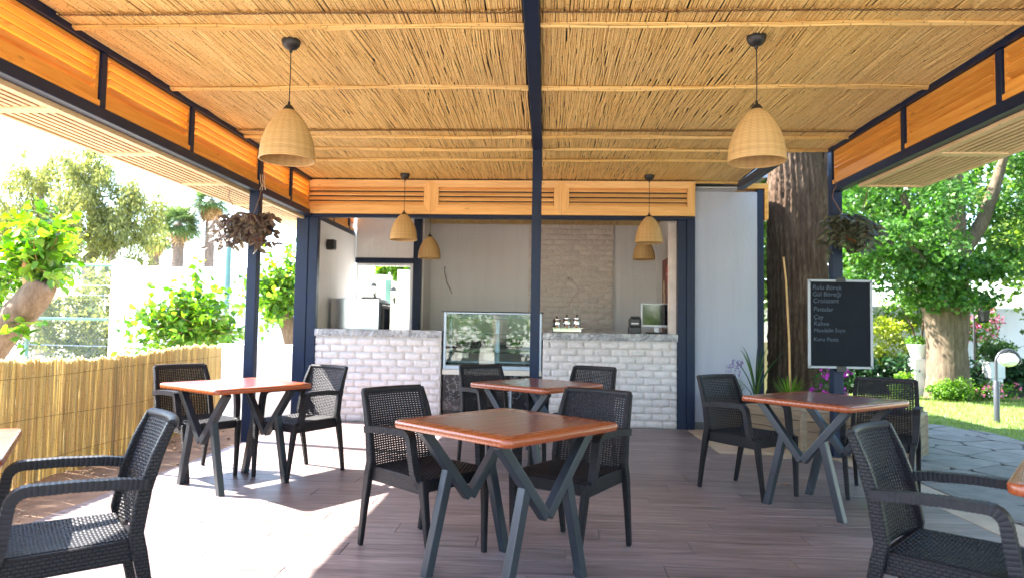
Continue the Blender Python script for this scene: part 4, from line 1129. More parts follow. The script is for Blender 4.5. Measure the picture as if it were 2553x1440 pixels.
def basket(c, label, mat, seed, ext, pot):
    g_ = np.random.default_rng(seed)
    h = thing('hanging_basket', label, 'hanging plant', c, group='hanging baskets on the posts')
    MB().lathe([(.062, -.13), (.075, -.10), (.098, 0), (.106, .004), (.106, .022), (.096, .022)], 24, c=pot, cap0=True, cap1=True).build('pot', terra, h, smooth=True)
    MB().box((pot[0]-.14, .03, pot[2]-.02), (pot[0]+.14, .12, pot[2]+.09)).build('pot_holder', navy, h, bevel=.004)
    P = []; D = []; N = []; S = []; st = MB()
    for k in range(72):
        a = g_.uniform(0, 6.28); rr = g_.uniform(.25, 1); ex = Vector((ext[0]*rr*math.cos(a), min(.04, ext[1]*rr*math.sin(a)), ext[2]*g_.uniform(-1.15, .7)*(1.0 if rr > .5 else .6)+.03))
        b0 = Vector(pot)+Vector((g_.uniform(-.06, .06), g_.uniform(-.06, .03), .02)); mid = b0.lerp(ex, .5)+Vector((0, 0, .08))
        pts = [b0, mid, ex, ex+Vector((ex.x*.10, -.02, -.05))]; st.tube(pts, .003, 5)
        dirn = (pts[3]-pts[2]).normalized()
        for q in range(5):
            t_ = .45+.55*q/4; p = (b0.lerp(mid, t_*2) if t_ < .5 else mid.lerp(ex, t_*2-1)) if q < 4 else pts[3]
            for m in range(2 if q < 3 else 3):
                an = g_.uniform(0, 6.28); d = Vector((math.cos(an), math.sin(an)-.5, g_.uniform(-.55, .25)))+dirn*.5
                P.append(p); D.append(d); N.append((g_.normal(0, .3), -1.0+g_.normal(0, .3), .75)); S.append(g_.uniform(.065, .105))
    V, F, A = scatter(TT_, np.array([tuple(p) for p in P]), np.array([tuple(p) for p in D]), np.array(N), np.array(S), g_.random(len(P)), TA_)
    link('foliage', np_mesh('foliage', V, F, mat, A), h); st.build('stems', stem_m, h, smooth=True)
    hk = MB()
    for x in (-.16, .16):
        hk.tube([(x, -.02, .46), (x+.02, -.02, .42), (x-.01, -.02, .36), (x-.02, -.02, .30), (x*.5, -.02, .12)], .004, 6)
    hk.build('hook_wire', simple('rusty_hook', (.16, .08, .05), .7), h, smooth=True)
basket((-3.03, 6.70, 2.16), 'purple striped trailing plant hanging on the left post', trad_l, 3, (.33, .22, .18), (.10, .05, -.02))
basket((2.93, 6.70, 2.20), 'green striped trailing plant hanging on the right post above the chalkboard', trad_r, 5, (.28, .22, .18), (.05, .05, -.02))

# ------------------------------------------------------------------ wooden planter and its plants
deck = wood('weathered_deck_board', (.15, .105, .062), (.28, .205, .13), 0, .7, .35, .16, scale=.8)
deckc = wood('weathered_cap_board', (.19, .145, .10), (.32, .255, .18), 0, .7, .2, .1, scale=.8)
pl = thing('wooden_planter', 'low weathered wooden planter box beside the right post', 'planter', (2.7, 7.4, 0))
def LB(mb, n, m, p=pl, **k): return mb.build(n, m, p, world=True, **k)
PF = [(1.90, 8.12), (2.62, 7.10), (3.42, 6.57), (3.78, 7.06), (2.98, 7.66), (2.42, 8.38)]
for k in range(6):
    A_, B_ = Vector((*PF[k], 0)), Vector((*PF[(k+1) % 6], 0)); d = (B_-A_).normalized(); L = (B_-A_).length; ang = math.atan2(d.y, d.x)
    for q in range(4):
        bm_ = MB()
        bm_.box((-L/2+.03, -.013, -.045), (L/2-.03, .013, .045))
        for g_ in range(4): bm_.box((-L/2+.03, -.018, -.042+.0225*g_), (L/2-.03, -.0131, -.027+.0225*g_))
        o = bm_.build('board', deck, pl); o.location = (A_+B_)/2+Vector((0, 0, .055+.0985*q))-wloc(pl); o.rotation_euler = (0, 0, ang)
    o = MB().box((-L/2-.01, -.035, -.014), (L/2+.01, .045, .014)).build('cap_board', deckc, pl, bevel=.003); o.location = (A_+B_)/2+Vector((0, 0, .416+.0007*k))-wloc(pl); o.rotation_euler = (0, 0, ang)
    LB(MB().box((A_.x-.03, A_.y-.03, .0), (A_.x+.03, A_.y+.03, .40)), 'corner_post', deckc, bevel=.004)
LB(MB().add([(x*.97+2.85*.03, y*.97+7.48*.03, .35) for x, y in PF], [tuple(range(6))]), 'earth', soil)
green_d = leafmat('dark_green_leaf', [(.02, .05, .012), (.045, .10, .025), (.08, .15, .04)], .3)
green_b = leafmat('bright_green_leaf', [(.05, .12, .015), (.12, .24, .03), (.22, .34, .06)], .45)
magenta = leafmat('magenta_petal', [(.34, .02, .30), (.50, .04, .46), (.62, .10, .58)], .3)
violet = leafmat('violet_petal', [(.10, .04, .22), (.22, .10, .42)], .3)
pinkp = leafmat('pink_petal', [(.62, .12, .25), (.80, .30, .42)], .3)
def blades(parent, c, n, h, spread, w_, mat, seed, arch=.5):
    g_ = np.random.default_rng(seed); V = []; F = []; Rn = []
    for k in range(n):
        a = g_.uniform(0, 6.28); H = h*g_.uniform(.55, 1.1); sp_ = spread*g_.uniform(.3, 1.1); r_ = g_.random(); b0 = len(V); m = 6
        for i in range(m+1):
            t = i/m; x = sp_*t**(1+arch); z = H*(t-arch*.45*t*t*t); ww = w_*(1-t**2.2)*.5+.0006
            p = np.array((c[0]+x*math.cos(a), c[1]+x*math.sin(a), c[2]+z)); s_ = np.array((-math.sin(a), math.cos(a), 0))*ww
            V += [p-s_, p+np.array((0, 0, -ww*.6)), p+s_]
        for i in range(m):
            for q in range(2): F.append((b0+3*i+q, b0+3*i+q+1, b0+3*i+4+q, b0+3*i+3+q)); Rn.append(r_)
    return link('leaves', np_mesh('leaves', np.array(V)-np.array(wloc(parent)), np.array(F), mat, Rn), parent)
t = thing('spiky_plant', 'tall spiky plant with arching sword leaves in the planter by the white wall', 'plant', (2.42, 8.0, .352)); blades(t, (2.42, 8.0, .352), 15, .85, .45, .022, green_d, 1)
t = thing('grass_tuft', 'bright green grass tuft in the planter before the big trunk', 'plant', (2.68, 7.68, .352)); blades(t, (2.68, 7.68, .352), 130, .40, .20, .008, green_b, 2, .3)
t = thing('lavender', 'lavender with violet spikes beside the armchair and the white wall', 'plant', (2.18, 8.0, .352)); blades(t, (2.18, 8.0, .352), 110, .36, .16, .006, green_d, 3, .25)
def spikes(parent, c, n, h, spread, mat, seed):
    g_ = np.random.default_rng(seed); P = []
    for k in range(n):
        a = g_.uniform(0, 6.28); s_ = spread*g_.random(); hh = h*g_.uniform(.8, 1.15)
        for q in range(14): P.append((c[0]+s_*math.cos(a)+g_.normal(0, .006), c[1]+s_*math.sin(a)+g_.normal(0, .006), c[2]+hh-.007*q))
    P = np.array(P); v = scatter(T_diamond(.4), P, g_.normal(size=P.shape), g_.normal(size=P.shape), np.full(len(P), .016), g_.random(len(P)))
    return tag(crown(parent, 'flower_spikes', [v], mat), kind='stuff')
spikes(t, (2.18, 8.0, .352), 12, .46, .15, violet, 4)
def flower_plant(name, label, c, r, nl, nf, lm, fm, ls=.05, fs=.03, seed=1, cat='plant'):
    g_ = thing(name, label, cat, (c[0], c[1], max(0, c[2]-r[2])))
    crown(g_, 'leaves', [clouds([(c, r, 1)], nl, ls, T_diamond(.42), .2)], lm)
    gg = np.random.default_rng(seed); P = []
    for k in range(nf):
        u = gg.normal(size=3); u[1] -= .6; u /= np.linalg.norm(u); q = np.array(c)+u*np.array(r)*gg.uniform(.85, 1.08)
        for m in range(9): P.append(q+gg.normal(0, fs*.55, 3))
    P = np.array(P); crown(g_, 'blossoms', [scatter(T_diamond(.5), P, gg.normal(size=P.shape), gg.normal(size=P.shape)+np.array((0, -1, .5)), np.full(len(P), fs), gg.random(len(P)))], fm)
    return g_
t = flower_plant('bougainvillea', 'magenta flowering bush in the planter beside the big trunk', (2.98, 7.35, .68), (.20, .18, .26), 260, 26, green_d, magenta, .05, .034, 6)
MB().tube([(2.98, 7.35, .352), (2.99, 7.33, .55), (2.97, 7.34, .75)], .008, 6).build('stem', stem_m, t, world=True)
MB().tube([(2.98, 7.35, .60), (3.0, 7.33, .85), (2.97, 7.34, 1.08)], .005, 6).build('stem', stem_m, t, world=True)
crown(t, 'blossoms', [scatter(T_diamond(.5), np.array([(2.97+rng.normal(0, .03), 7.34+rng.normal(0, .03), z) for z in np.linspace(.8, 1.1, 36)]), rng.normal(size=(36, 3)), rng.normal(size=(36, 3)), np.full(36, .034), rng.random(36))], magenta)
flower_plant('violet_flowers', 'small violet flowers at the garden end of the planter', (3.38, 6.85, .46), (.12, .12, .10), 150, 20, green_d, violet, .035, .024, 7)
tag(MB().tube([(2.72, 7.75, .352), (2.70, 7.73, 1.1), (2.66, 7.70, 1.75), (2.63, 7.69, 2.02)], [.013, .012, .011, .010], 8).build('bamboo_stick', simple('bamboo_cane', (.55, .34, .13), .5, .2), smooth=True), 'thin bamboo cane stuck in the planter, leaning before the trunk', 'stick')

# ------------------------------------------------------------------ big trunk behind the planter
ridge_n = 34
bark1 = barkmat('rough_brown_bark', (.058, .034, .021), (.19, .125, .083))
bt = thing('big_tree', 'massive rough barked trunk rising past the pavilion roof behind the planter', 'tree', (3.44, 9.5, 0))
trunk(bt, [(3.50, 9.5, -.06), (3.47, 9.5, .5), (3.45, 9.5, 1.3), (3.44, 9.5, 2.3), (3.44, 9.5, 3.1), (3.38, 9.52, 3.7), (3.22, 9.6, 4.6), (3.0, 9.7, 6.0)], [.52, .42, .385, .375, .385, .34, .28, .22], bark1, n=120, rows=16, ridge=.095, rough=.09, seed=4)
trunk(bt, [(3.62, 9.4, 3.05), (3.80, 9.36, 3.4), (3.86, 9.34, 3.75), (3.98, 9.3, 4.6), (4.2, 9.2, 6)], [.18, .13, .10, .085, .06], bark1, 'branch', n=30, rows=8, ridge=.05, seed=5)
trunk(bt, [(3.22, 9.6, 4.6), (4.0, 8.2, 5.8), (5.0, 6.0, 6.8), (5.6, 3.6, 7.2)], [.2, .15, .1, .05], bark1, 'branch', n=16, seed=6)
crown(bt, 'crown', [clouds(clumps((3.4, 10.0, 7.6), (2.6, 2.2, 1.7), 60, .55, seed=3)+clumps((5.6, 4.6, 7.2), (3.4, 4.6, 1.3), 150, .6, seed=4), 150, .16, T_diamond(.42), .2)], green_b)  # crown widened out of view over the path to block sky light
for k, (x, y, z, lab) in enumerate(((10.6, 4.6, 4.0, 'unseen tree added to shade the stone path from the right'), (10.2, -1.5, 4.0, 'unseen tree added for shade to the right of the photographer'), (9.0, -8.5, 4.4, 'unseen tree added for shade behind the photographer on the right'), (14.5, 9.5, 4.2, 'unseen tree added for shade far to the right'))):  # added trees outside the view, holding back sky light on the right
    tt = thing('added_shade_tree', lab, 'tree', (x, y, 0), group='unseen trees added for shade beside and behind the photographer')
    ridge_n = 20
    trunk(tt, [(x, y, -.06), (x+.05, y, 1.2), (x-.1, y, 2.5), (x, y, z)], [.24, .2, .15, .06], bark1, n=14, seed=60+k)
    crown(tt, 'crown', [clouds(clumps((x, y, z), (2.4, 2.8, 2.9), 95, .7, seed=70+k), 85, .22, T_diamond(.42), .3)], green_b)


# ------------------------------------------------------------------ garden on the right
bark2 = barkmat('grey_brown_bark', (.12, .088, .06), (.22, .17, .12), 1.3, .5)
plane_leaf = leafmat('plane_tree_leaf', [(.018, .055, .010), (.045, .125, .020), (.09, .20, .04), (.17, .29, .08)], .42, .4)
ridge_n = 40
pt = thing('garden_tree', 'broad green tree with a flared pale trunk on the lawn at the right', 'tree', (7.62, 13.4, 0))
trunk(pt, [(7.64, 13.4, -.06), (7.63, 13.4, .35), (7.62, 13.4, .9), (7.62, 13.4, 1.35), (7.62, 13.4, 1.7)], [.42, .345, .325, .36, .40], bark2, n=64, rows=10, ridge=.03, seed=7)
trunk(pt, [(7.45, 13.4, 1.45), (7.2, 13.35, 1.95), (7.0, 13.2, 2.7), (6.7, 13.1, 3.8)], [.20, .13, .10, .05], bark2, 'branch', n=20, seed=8)
trunk(pt, [(7.72, 13.4, 1.4), (7.86, 13.4, 2.1), (7.86, 13.4, 3.1), (7.78, 13.3, 4.2), (7.7, 13.2, 5.4)], [.24, .17, .15, .13, .07], bark2, 'branch', n=24, seed=9)
trunk(pt, [(7.88, 13.4, 2.7), (8.25, 13.4, 3.2), (8.5, 13.35, 3.9), (8.75, 13.3, 4.8)], [.15, .13, .11, .06], bark2, 'branch', n=20, seed=10)
trunk(pt, [(7.4, 13.2, 1.6), (7.0, 12.8, 2.3), (6.3, 12.4, 2.9)], [.12, .08, .04], bark2, 'branch', n=16, seed=11)
cl = clumps((7.5, 13.9, 4.5), (3.0, 1.6, 2.0), 105, .46, seed=11)+clumps((6.5, 12.8, 3.1), (1.25, .9, 1.2), 50, .36, seed=12)+clumps((9.2, 13.0, 3.0), (1.1, 1.0, 1.2), 26, .36, seed=13)+clumps((7.15, 12.9, 2.25), (1.1, .5, .6), 30, .28, seed=14)+clumps((7.9, 12.9, 2.3), (.4, .3, .5), 8, .22, seed=15)
cl = [q for q in cl if not (7.55 < q[0][0] < 8.75 and 2.6 < q[0][2] < 4.6 and q[0][1] < 13.5)]
crown(pt, 'crown', [clouds(cl, 150, .092, T_star(), .25)], plane_leaf)
back_leaf = leafmat('far_green_leaf', [(.03, .075, .015), (.075, .15, .025), (.15, .24, .045), (.24, .32, .08)], .5)
for k, (x, y, z, rx, rz, n, lab) in enumerate(((4.3, 17.5, 3.6, 2.0, 3.2, 90, 'leafy green tree showing between the white wall and the big trunk'), (8.6, 19.5, 4.2, 3.0, 3.4, 110, 'light green tree standing behind the garden tree'),
        (13.2, 18.5, 4.4, 3.0, 3.6, 100, 'leafy tree at the far right edge behind the lamp'), (11.6, 14.6, 4.0, 1.7, 2.4, 60, 'drooping green tree to the right of the garden tree'), (6.0, 22, 6.0, 3.4, 3.4, 90, 'tall green tree far behind the chalkboard'))):
    tt = thing('background_tree', lab, 'tree', (x, y, 0), group='trees at the back of the garden')
    ridge_n = 20
    trunk(tt, [(x, y, -.06), (x+.05, y, 1.2), (x-.1, y, 2.5), (x, y, z)], [.2, .16, .13, .06], bark2, n=14, seed=20+k)
    crown(tt, 'crown', [clouds(clumps((x, y, z), (rx, 1.8, rz), n, .66, seed=30+k), 170, .16, T_diamond(.42), .3)], back_leaf)
# ivy hedge
ivy = leafmat('ivy_leaf', [(.008, .03, .010), (.018, .055, .018), (.035, .085, .03)], .2, .35)
hd = thing('ivy_hedge', 'dark green ivy hedge along the back of the lawn', 'hedge', (8.6, 14.3, 0))
cl = [((x, 14.1+rng.uniform(-.2, .3), rng.uniform(.1, .62)), (.34, .3, .24), 1) for x in np.arange(5.9, 12.6, .11)]
crown(hd, 'foliage', [clouds(cl, 210, .085, T_diamond(.5), .5, .3)], ivy)
MB().box((5.9, 14.0, -.05), (12.4, 14.4, .45)).build('woody_core', simple('ivy_wood', (.03, .03, .02), .9), hd, world=True)
# white pots on the hedge
white_p = simple('white_pot_paint', (.75, .75, .75), .6, .05)
p1 = thing('flower_pot', 'white round pot with a small two stemmed tree above the ivy hedge', 'pot', (7.33, 13.85, 0))
MB().lathe([(.10, .70), (.13, .74), (.19, .93), (.20, .97), (.18, .975), (.17, .95)], 24, cap0=True, cap1=True).build('bowl', white_p, p1, smooth=True)
MB().box((-.13, -.13, -.04), (.13, .13, .699)).build('pedestal', white_p, p1)
trunk(p1, [(7.28, 13.85, .95), (7.24, 13.85, 1.25), (7.10, 13.85, 1.55), (6.98, 13.85, 1.75)], [.022, .018, .014, .008], bark1, 'stem', n=8)
trunk(p1, [(7.40, 13.85, .95), (7.42, 13.85, 1.3), (7.45, 13.85, 1.75)], [.024, .018, .010], bark1, 'stem', n=8)
crown(p1, 'leaves', [clouds([((7.33, 13.85, 1.05), (.24, .2, .10), 1)], 300, .06, T_diamond(.4), .2), clouds(clumps((7.2, 13.85, 1.85), (.5, .3, .3), 10, .16, seed=3), 70, .06, T_diamond(.4), .2)], green_b)
yel = leafmat('yellow_green_leaf', [(.14, .20, .02), (.26, .32, .035), (.38, .40, .07)], .4)
yb = thing('yellow_bush', 'round yellow green bush behind the white round pot', 'bush', (7.6, 15.6, 0)); crown(yb, 'foliage', [clouds(clumps((7.6, 15.6, .75), (.75, .5, .75), 40, .25, seed=5), 130, .06, T_diamond(.4))], yel)
p2 = thing('flower_pot', 'white square pot with a dark bush at the right of the garden tree', 'pot', (8.74, 13.82, 0))
MB().box((-.15, -.12, .34), (.15, .12, .66)).build('bowl', white_p, p2, bevel=.015); MB().box((-.11, -.1, -.04), (.11, .1, .339)).build('pedestal', white_p, p2)
crown(p2, 'leaves', [clouds(clumps((8.80, 13.82, .92), (.34, .25, .2), 22, .14, seed=6), 100, .055, T_diamond(.4), .2)], green_d)
ol = flower_plant('oleander', 'pink flowering shrub at the right behind the lamp', (9.5, 15.6, 1.45), (.5, .4, .45), 700, 60, green_b, pinkp, .09, .05, 9)
MB().tube([(9.5, 15.6, -.05), (9.5, 15.6, 1.4)], .03, 6).build('stem', bark2, ol, world=True)
flower_plant('pink_flowers', 'low pink flowers at the foot of the garden tree', (8.25, 13.1, .16), (.5, .25, .18), 420, 22, green_b, pinkp, .06, .035, 10)
lb = thing('low_bush', 'pale green low bush at the foot of the garden tree', 'bush', (7.45, 12.95, 0)); crown(lb, 'foliage', [clouds(clumps((7.45, 12.95, .16), (.45, .25, .18), 30, .14, seed=8), 120, .045, T_diamond(.4))], green_b)
lb2 = thing('low_bush', 'small bright green bush left of the garden tree trunk', 'bush', (6.75, 13.2, 0)); crown(lb2, 'foliage', [clouds(clumps((6.75, 13.2, .22), (.25, .2, .26), 18, .12, seed=9), 120, .05, T_diamond(.4))], green_b)
sh = thing('garden_shrub', 'leafy shrub seen to the right of the chalkboard', 'bush', (5.9, 14.6, 0)); crown(sh, 'foliage', [clouds(clumps((5.9, 14.6, .85), (.7, .5, .8), 60, .26, seed=10), 130, .075, T_diamond(.4))], back_leaf)
# bollard lamp on the lawn
lamp = thing('garden_lamp', 'grey garden lamp with curved arm and white globe on the lawn', 'lamp', (6.33, 9.96, -.03))
gm = simple('grey_lamp_metal', (.07, .075, .085), .4, .1, metal=.5)
lm_ = lambda mb, n, m, p=lamp, **k: mb.build(n, m, p, smooth=True, **k)
lm_(MB().lathe([(.036, 0), (.036, .57), (.030, .58)], 20, cap0=True, cap1=True), 'lower_post', gm)
lm_(MB().tube([(0, 0, .58), (0, 0, .84), (.012, 0, .90), (.05, 0, .965), (.105, 0, 1.005), (.17, 0, 1.02), (.235, 0, 1.005), (.29, 0, .965), (.328, 0, .90), (.335, 0, .84)], .020, 12), 'curved_arm', gm)
gl = lm_(MB().lathe([(.001, -.10), (.05, -.091), (.09, -.066), (.118, -.03), (.124, .0), (.115, .035), (.085, .068), (.045, .09), (.025, .095)], 28, c=(.17, 0, .88), cap1=True), 'globe', simple('opal_white', (.85, .85, .85), .2, .02))
lm_(MB().lathe([(.028, .0), (.03, .03), (.012, .04)], 14, c=(.17, 0, .972), cap0=True, cap1=True), 'globe_holder', gm)
# lantern post and far white wall
lp = thing('lantern_post', 'black street lantern behind the hedge at the right', 'lamp', (9.1, 15.0, -.05))
MB().tube([(0, 0, 0), (0, 0, 1.68), (.06, 0, 1.79), (.16, 0, 1.80)], .022, 8).build('pole', black_pl, lp, smooth=True)
MB().lathe([(.03, 1.80), (.13, 1.74), (.10, 1.52), (.07, 1.48)], 6, c=(.2, 0, 0), cap0=True, cap1=True).build('lantern', black_pl, lp)
gw = thing('garden_wall', 'white garden wall far behind the garden tree', 'wall', (11, 21, 0)); MB().box((6.5, 21, -.06), (18, 21.25, 1.9)).build('wall', plaster('garden_white', (.75, .75, .75)), gw, world=True)
MB().box((6.45, 20.95, 1.901), (18.05, 21.3, 1.97)).build('coping', white_p, gw, world=True)
# board fence beside the kiosk
bf = thing('board_fence', 'pale board fence between the kiosk and the big trunk', 'fence', (3.3, 11.6, 0))
for k in range(12): MB().box((2.75+.11*k, 11.6, -.05), (2.85+.11*k, 11.62, 1.02+rng.uniform(-.01, .01))).build('board', pine_pale[2], bf, world=True, bevel=.002)
for z in (.3, .8): MB().box((2.74, 11.621, z), (4.08, 11.65, z+.07)).build('rail', pine_pale[0], bf, world=True)
# ------------------------------------------------------------------ reed fence at the left
rf = thing('reed_fence', 'waist high fence of upright yellow reeds along the left side', 'fence', (-3.88, 5.2, 0))
fp = np.array([(0.0, -3.95), (2.0, -3.92), (4.7, -3.88), (6.3, -3.855), (6.84, -3.90), (7.54, -4.02), (8.5, -4.12)])
def fence_swap(V):
    s, h, d = V[:, 0], V[:, 1], V[:, 2]
    return np.stack([np.interp(s, fp[:, 0], fp[:, 1])+d+.010*np.sin(s*3.1), s, h], 1)
acc = new_acc()
for lay in (0, .013):
    reed_run(acc, 1.2, 8.5, -.04, .9, lay, .0136 if lay == 0 else .0131, .0063, top=lambda s: .90+.02*np.sin(s*1.9)+.008*np.sin(s*23))
reed_obj(acc, 'reeds', reed_fence, rf, fence_swap)
for z in (.12, .45, .78):
    MB().tube([(np.interp(s, fp[:, 0], fp[:, 1])+.010*math.sin(s*3.1)+.021, s, z+.012*math.sin(s*2.3+z*7)) for s in np.arange(1.2, 8.5, .12)], .0016, 5).build('tie_wire', wire, rf, world=True, smooth=True)
for s in (2.2, 4.1, 6.0, 7.9): MB().box((np.interp(s, fp[:, 0], fp[:, 1])-.09, s-.025, -.05), (np.interp(s, fp[:, 0], fp[:, 1])-.04, s+.025, .86)).build('stake', pine[2], rf, world=True)
# low white wall between fence and kiosk
lw = thing('low_wall', 'low white wall between the reed fence and the kiosk', 'wall', (-3.7, 8.8, 0))
MB().box((-4.25, 8.78, -.06), (-3.165, 8.93, .88)).build('wall', plaster('low_wall_white', (.80, .80, .80)), lw, world=True)
MB().box((-4.28, 8.76, .881), (-3.163, 8.95, .915)).build('coping', white_p, lw, world=True, bevel=.004)

# ------------------------------------------------------------------ pollarded mulberries
mul = leafmat('mulberry_leaf', [(.035, .10, .012), (.08, .19, .02), (.15, .28, .035), (.26, .38, .06)], .5, .42)
bark3 = barkmat('pale_smooth_bark', (.15, .10, .066), (.24, .175, .125), 1.5, .25)
HE = T_heart()
def shoots(parent, base, n, length, seed, updir=(0, 0, 1), leaf=.105, spread=.9):
    g_ = np.random.default_rng(seed); st = MB(); P = []; D = []; N = []; S = []
    for k in range(n):
        b = Vector(base[k % len(base)]); d = (Vector(updir)+Vector(g_.normal(0, spread, 3))).normalized(); L = length*g_.uniform(.45, 1.1); pts = [b]
        for i in range(1, 6): d = (d+Vector(g_.normal(0, .13, 3))+Vector((0, 0, -.05))).normalized(); pts.append(pts[-1]+d*(L/5))
        st.tube(pts, [.007, .006, .005, .004, .003, .002], 5)
        m = int(L/.045)+3
        for i in range(m):
            t = .12+.88*i/m; q = t*5; j = min(4, int(q)); p = pts[j].lerp(pts[j+1], q-j); a = g_.normal(size=3); a[2] -= .35
            P.append(tuple(p+Vector(a)*.03)); D.append(a); nn = g_.normal(size=3)*.5; nn[2] += .9; N.append(nn); S.append(leaf*g_.uniform(.55, 1.2)*(1-.35*t))
    v = scatter(HE, np.array(P), np.array(D), np.array(N), np.array(S), g_.random(len(P)))
    st.build('shoots', simple('green_brown_shoot', (.22, .13, .05), .6), parent, world=True, smooth=True)
    return crown(parent, 'crown', [v], mul)
ridge_n = 16
m1 = thing('mulberry_tree', 'pollarded mulberry with a thick leaning trunk at the left edge', 'tree', (-7.272, 7.731, 0.000), group='pollarded mulberries along the fence')
trunk(m1, [(-7.272, 7.731, -0.060), (-6.879, 7.666, 0.276), (-6.290, 7.600, 1.010), (-5.923, 7.600, 1.429), (-5.792, 7.600, 1.639)], [0.288, 0.223, 0.190, 0.170, 0.131], bark3, n=32, rows=8, rough=.12, ridge=.015, seed=2)
trunk(m1, [(-5.923, 7.574, 1.481), (-5.962, 7.548, 1.717), (-5.988, 7.548, 1.979)], [0.072, 0.046, 0.026], simple('orange_bark', (.42, .20, .07), .7), 'branch', n=12, seed=3)
trunk(m1, [(-6.290, 7.495, 1.141), (-6.342, 7.417, 1.285), (-6.355, 7.390, 1.324)], [0.066, 0.052, 0.047], bark3, 'stub', n=12, seed=4)
trunk(m1, [(-5.792, 7.574, 1.521), (-5.674, 7.548, 1.547), (-5.621, 7.534, 1.547)], [0.079, 0.059, 0.039], bark3, 'stub', n=12, seed=5)
shoots(m1, [(-5.962, 7.60, 1.743), (-5.80, 7.60, 1.70), (-6.05, 7.70, 1.75), (-6.6, 7.75, 1.40), (-5.988, 7.60, 1.953)], 60, .80, 11, (-.05, .12, .95), .155, .62)
shoots(m1, [(-6.054, 7.469, 1.193), (-5.962, 7.417, 1.062)], 3, .4, 12, (.6, -.1, -.5), .14, .3).name = 'lower_leaves'
m2 = thing('mulberry_tree', 'leafy mulberry bush behind the fence before the white yard wall', 'tree', (-5.806, 11.000, 0.000), group='pollarded mulberries along the fence')
trunk(m2, [(-5.867, 11.000, -0.060), (-5.818, 11.000, 0.462), (-5.769, 11.000, 1.012), (-5.744, 11.000, 1.256)], [0.183, 0.147, 0.134, 0.110], bark3, n=24, rows=6, rough=.1, seed=6)
shoots(m2, [(-5.769, 11.000, 1.134), (-5.928, 10.939, 1.012), (-5.622, 10.939, 1.073), (-5.744, 10.878, 1.256)], 130, .95, 21, (0, -.15, .5), .145, .9)
m3 = thing('mulberry_tree', 'mulberry with bare forked trunk between the left post and the kiosk', 'tree', (-5.052, 14.000, 0.000), group='pollarded mulberries along the fence')
trunk(m3, [(-4.991, 14.000, -0.060), (-5.137, 14.000, 0.465), (-5.332, 14.000, 1.073), (-5.539, 14.000, 1.499), (-5.673, 14.000, 1.706)], [0.243, 0.195, 0.158, 0.146, 0.122], bark3, n=24, rows=6, rough=.12, seed=8)
trunk(m3, [(-5.417, 14.000, 1.256), (-5.357, 14.000, 1.560), (-5.332, 14.000, 1.755)], [0.097, 0.073, 0.061], bark3, 'branch', n=14, seed=9)
shoots(m3, [(-5.624, 13.939, 1.682), (-5.357, 13.939, 1.706), (-5.478, 13.878, 1.499), (-5.478, 13.878, 1.926)], 110, 1.1, 31, (.1, -.15, .55), .145, .9)

# ------------------------------------------------------------------ yard beyond the fence
yw = thing('yard_wall', 'tall white yard wall behind the mulberries at the left', 'wall', (-8, 16.5, 0))
MB().box((-10.85, 16.5, -.06), (-4.4, 16.75, 2.44)).build('wall', plaster('yard_white', (.80, .80, .80)), yw, world=True)
MB().box((-10.88, 16.46, 2.441), (-4.38, 16.8, 2.52)).build('coping', white_p, yw, world=True, bevel=.01)
MB().lathe([(.34, 0), (.32, .10), (.22, .16), (.02, .19)], 20, c=(-10.58, 16.63, 2.52), cap0=True).build('rounded_pier', white_p, yw, world=True, smooth=True)
cf = thing('chain_link_fence', 'green chain link fence with rails beyond the reed fence', 'fence', (-8.3, 11.0, 0))
grn = simple('green_fence_paint', (.10, .22, .17), .5, .1)
cy = 11.0
for x in (-10.9, -8.63): MB().tube([(x, cy, -.06), (x, cy, 2.16)], .03, 10).build('post', grn, cf, world=True, smooth=True)
for z, r_ in ((2.10, .024), (1.205, .024)): MB().tube([(-11.2, cy, z), (-7.25, cy, z)], r_, 8).build('rail', grn, cf, world=True, smooth=True)
for z in (1.62, 1.78, .78): MB().tube([(-11.2, cy-.01, z+.01), (-7.25, cy-.01, z-.02)], .005, 5).build('tension_wire', alu, cf, world=True)
wm = MB(); step = .055; H0, H1 = -.02, 2.10
gal = simple('galvanised_wire', (.16, .21, .20), .5, .1, metal=.3)
for sgn in (1, -1):
    x = -13.4
    while x < -7.27+2.2:
        a_, b_ = ((x, H0), (x+(H1-H0)*.9, H1)) if sgn > 0 else ((x+(H1-H0)*.9, H0), (x, H1))
        # clip to the fence span
        (xa, za), (xb, zb) = a_, b_; lo, hi = -11.1, -7.28
        def at(xq): return za+(zb-za)*(xq-xa)/(xb-xa)
        if xa > xb: (xa, za), (xb, zb) = (xb, zb), (xa, za)
        if xb > lo and xa < hi:
            if xa < lo: za = at(lo); xa = lo
            if xb > hi: zb = at(hi); xb = hi
            wm.bar((xa, cy+.012*sgn*.2, za), (xb, cy+.012*sgn*.2, zb), .003, .003)
        x += step
tag(wm.build('wire_mesh', gal, cf, world=True), kind='stuff')
gp = tag(MB().lathe([(.066, -.06), (.066, 2.98), (.045, 2.995)], 18, c=(-7.4, 15.5, 0), cap1=True).build('green_pole', simple('teal_paint', (.10, .22, .21), .45, .1), smooth=True), 'thick green pole standing before the white yard wall', 'pole')
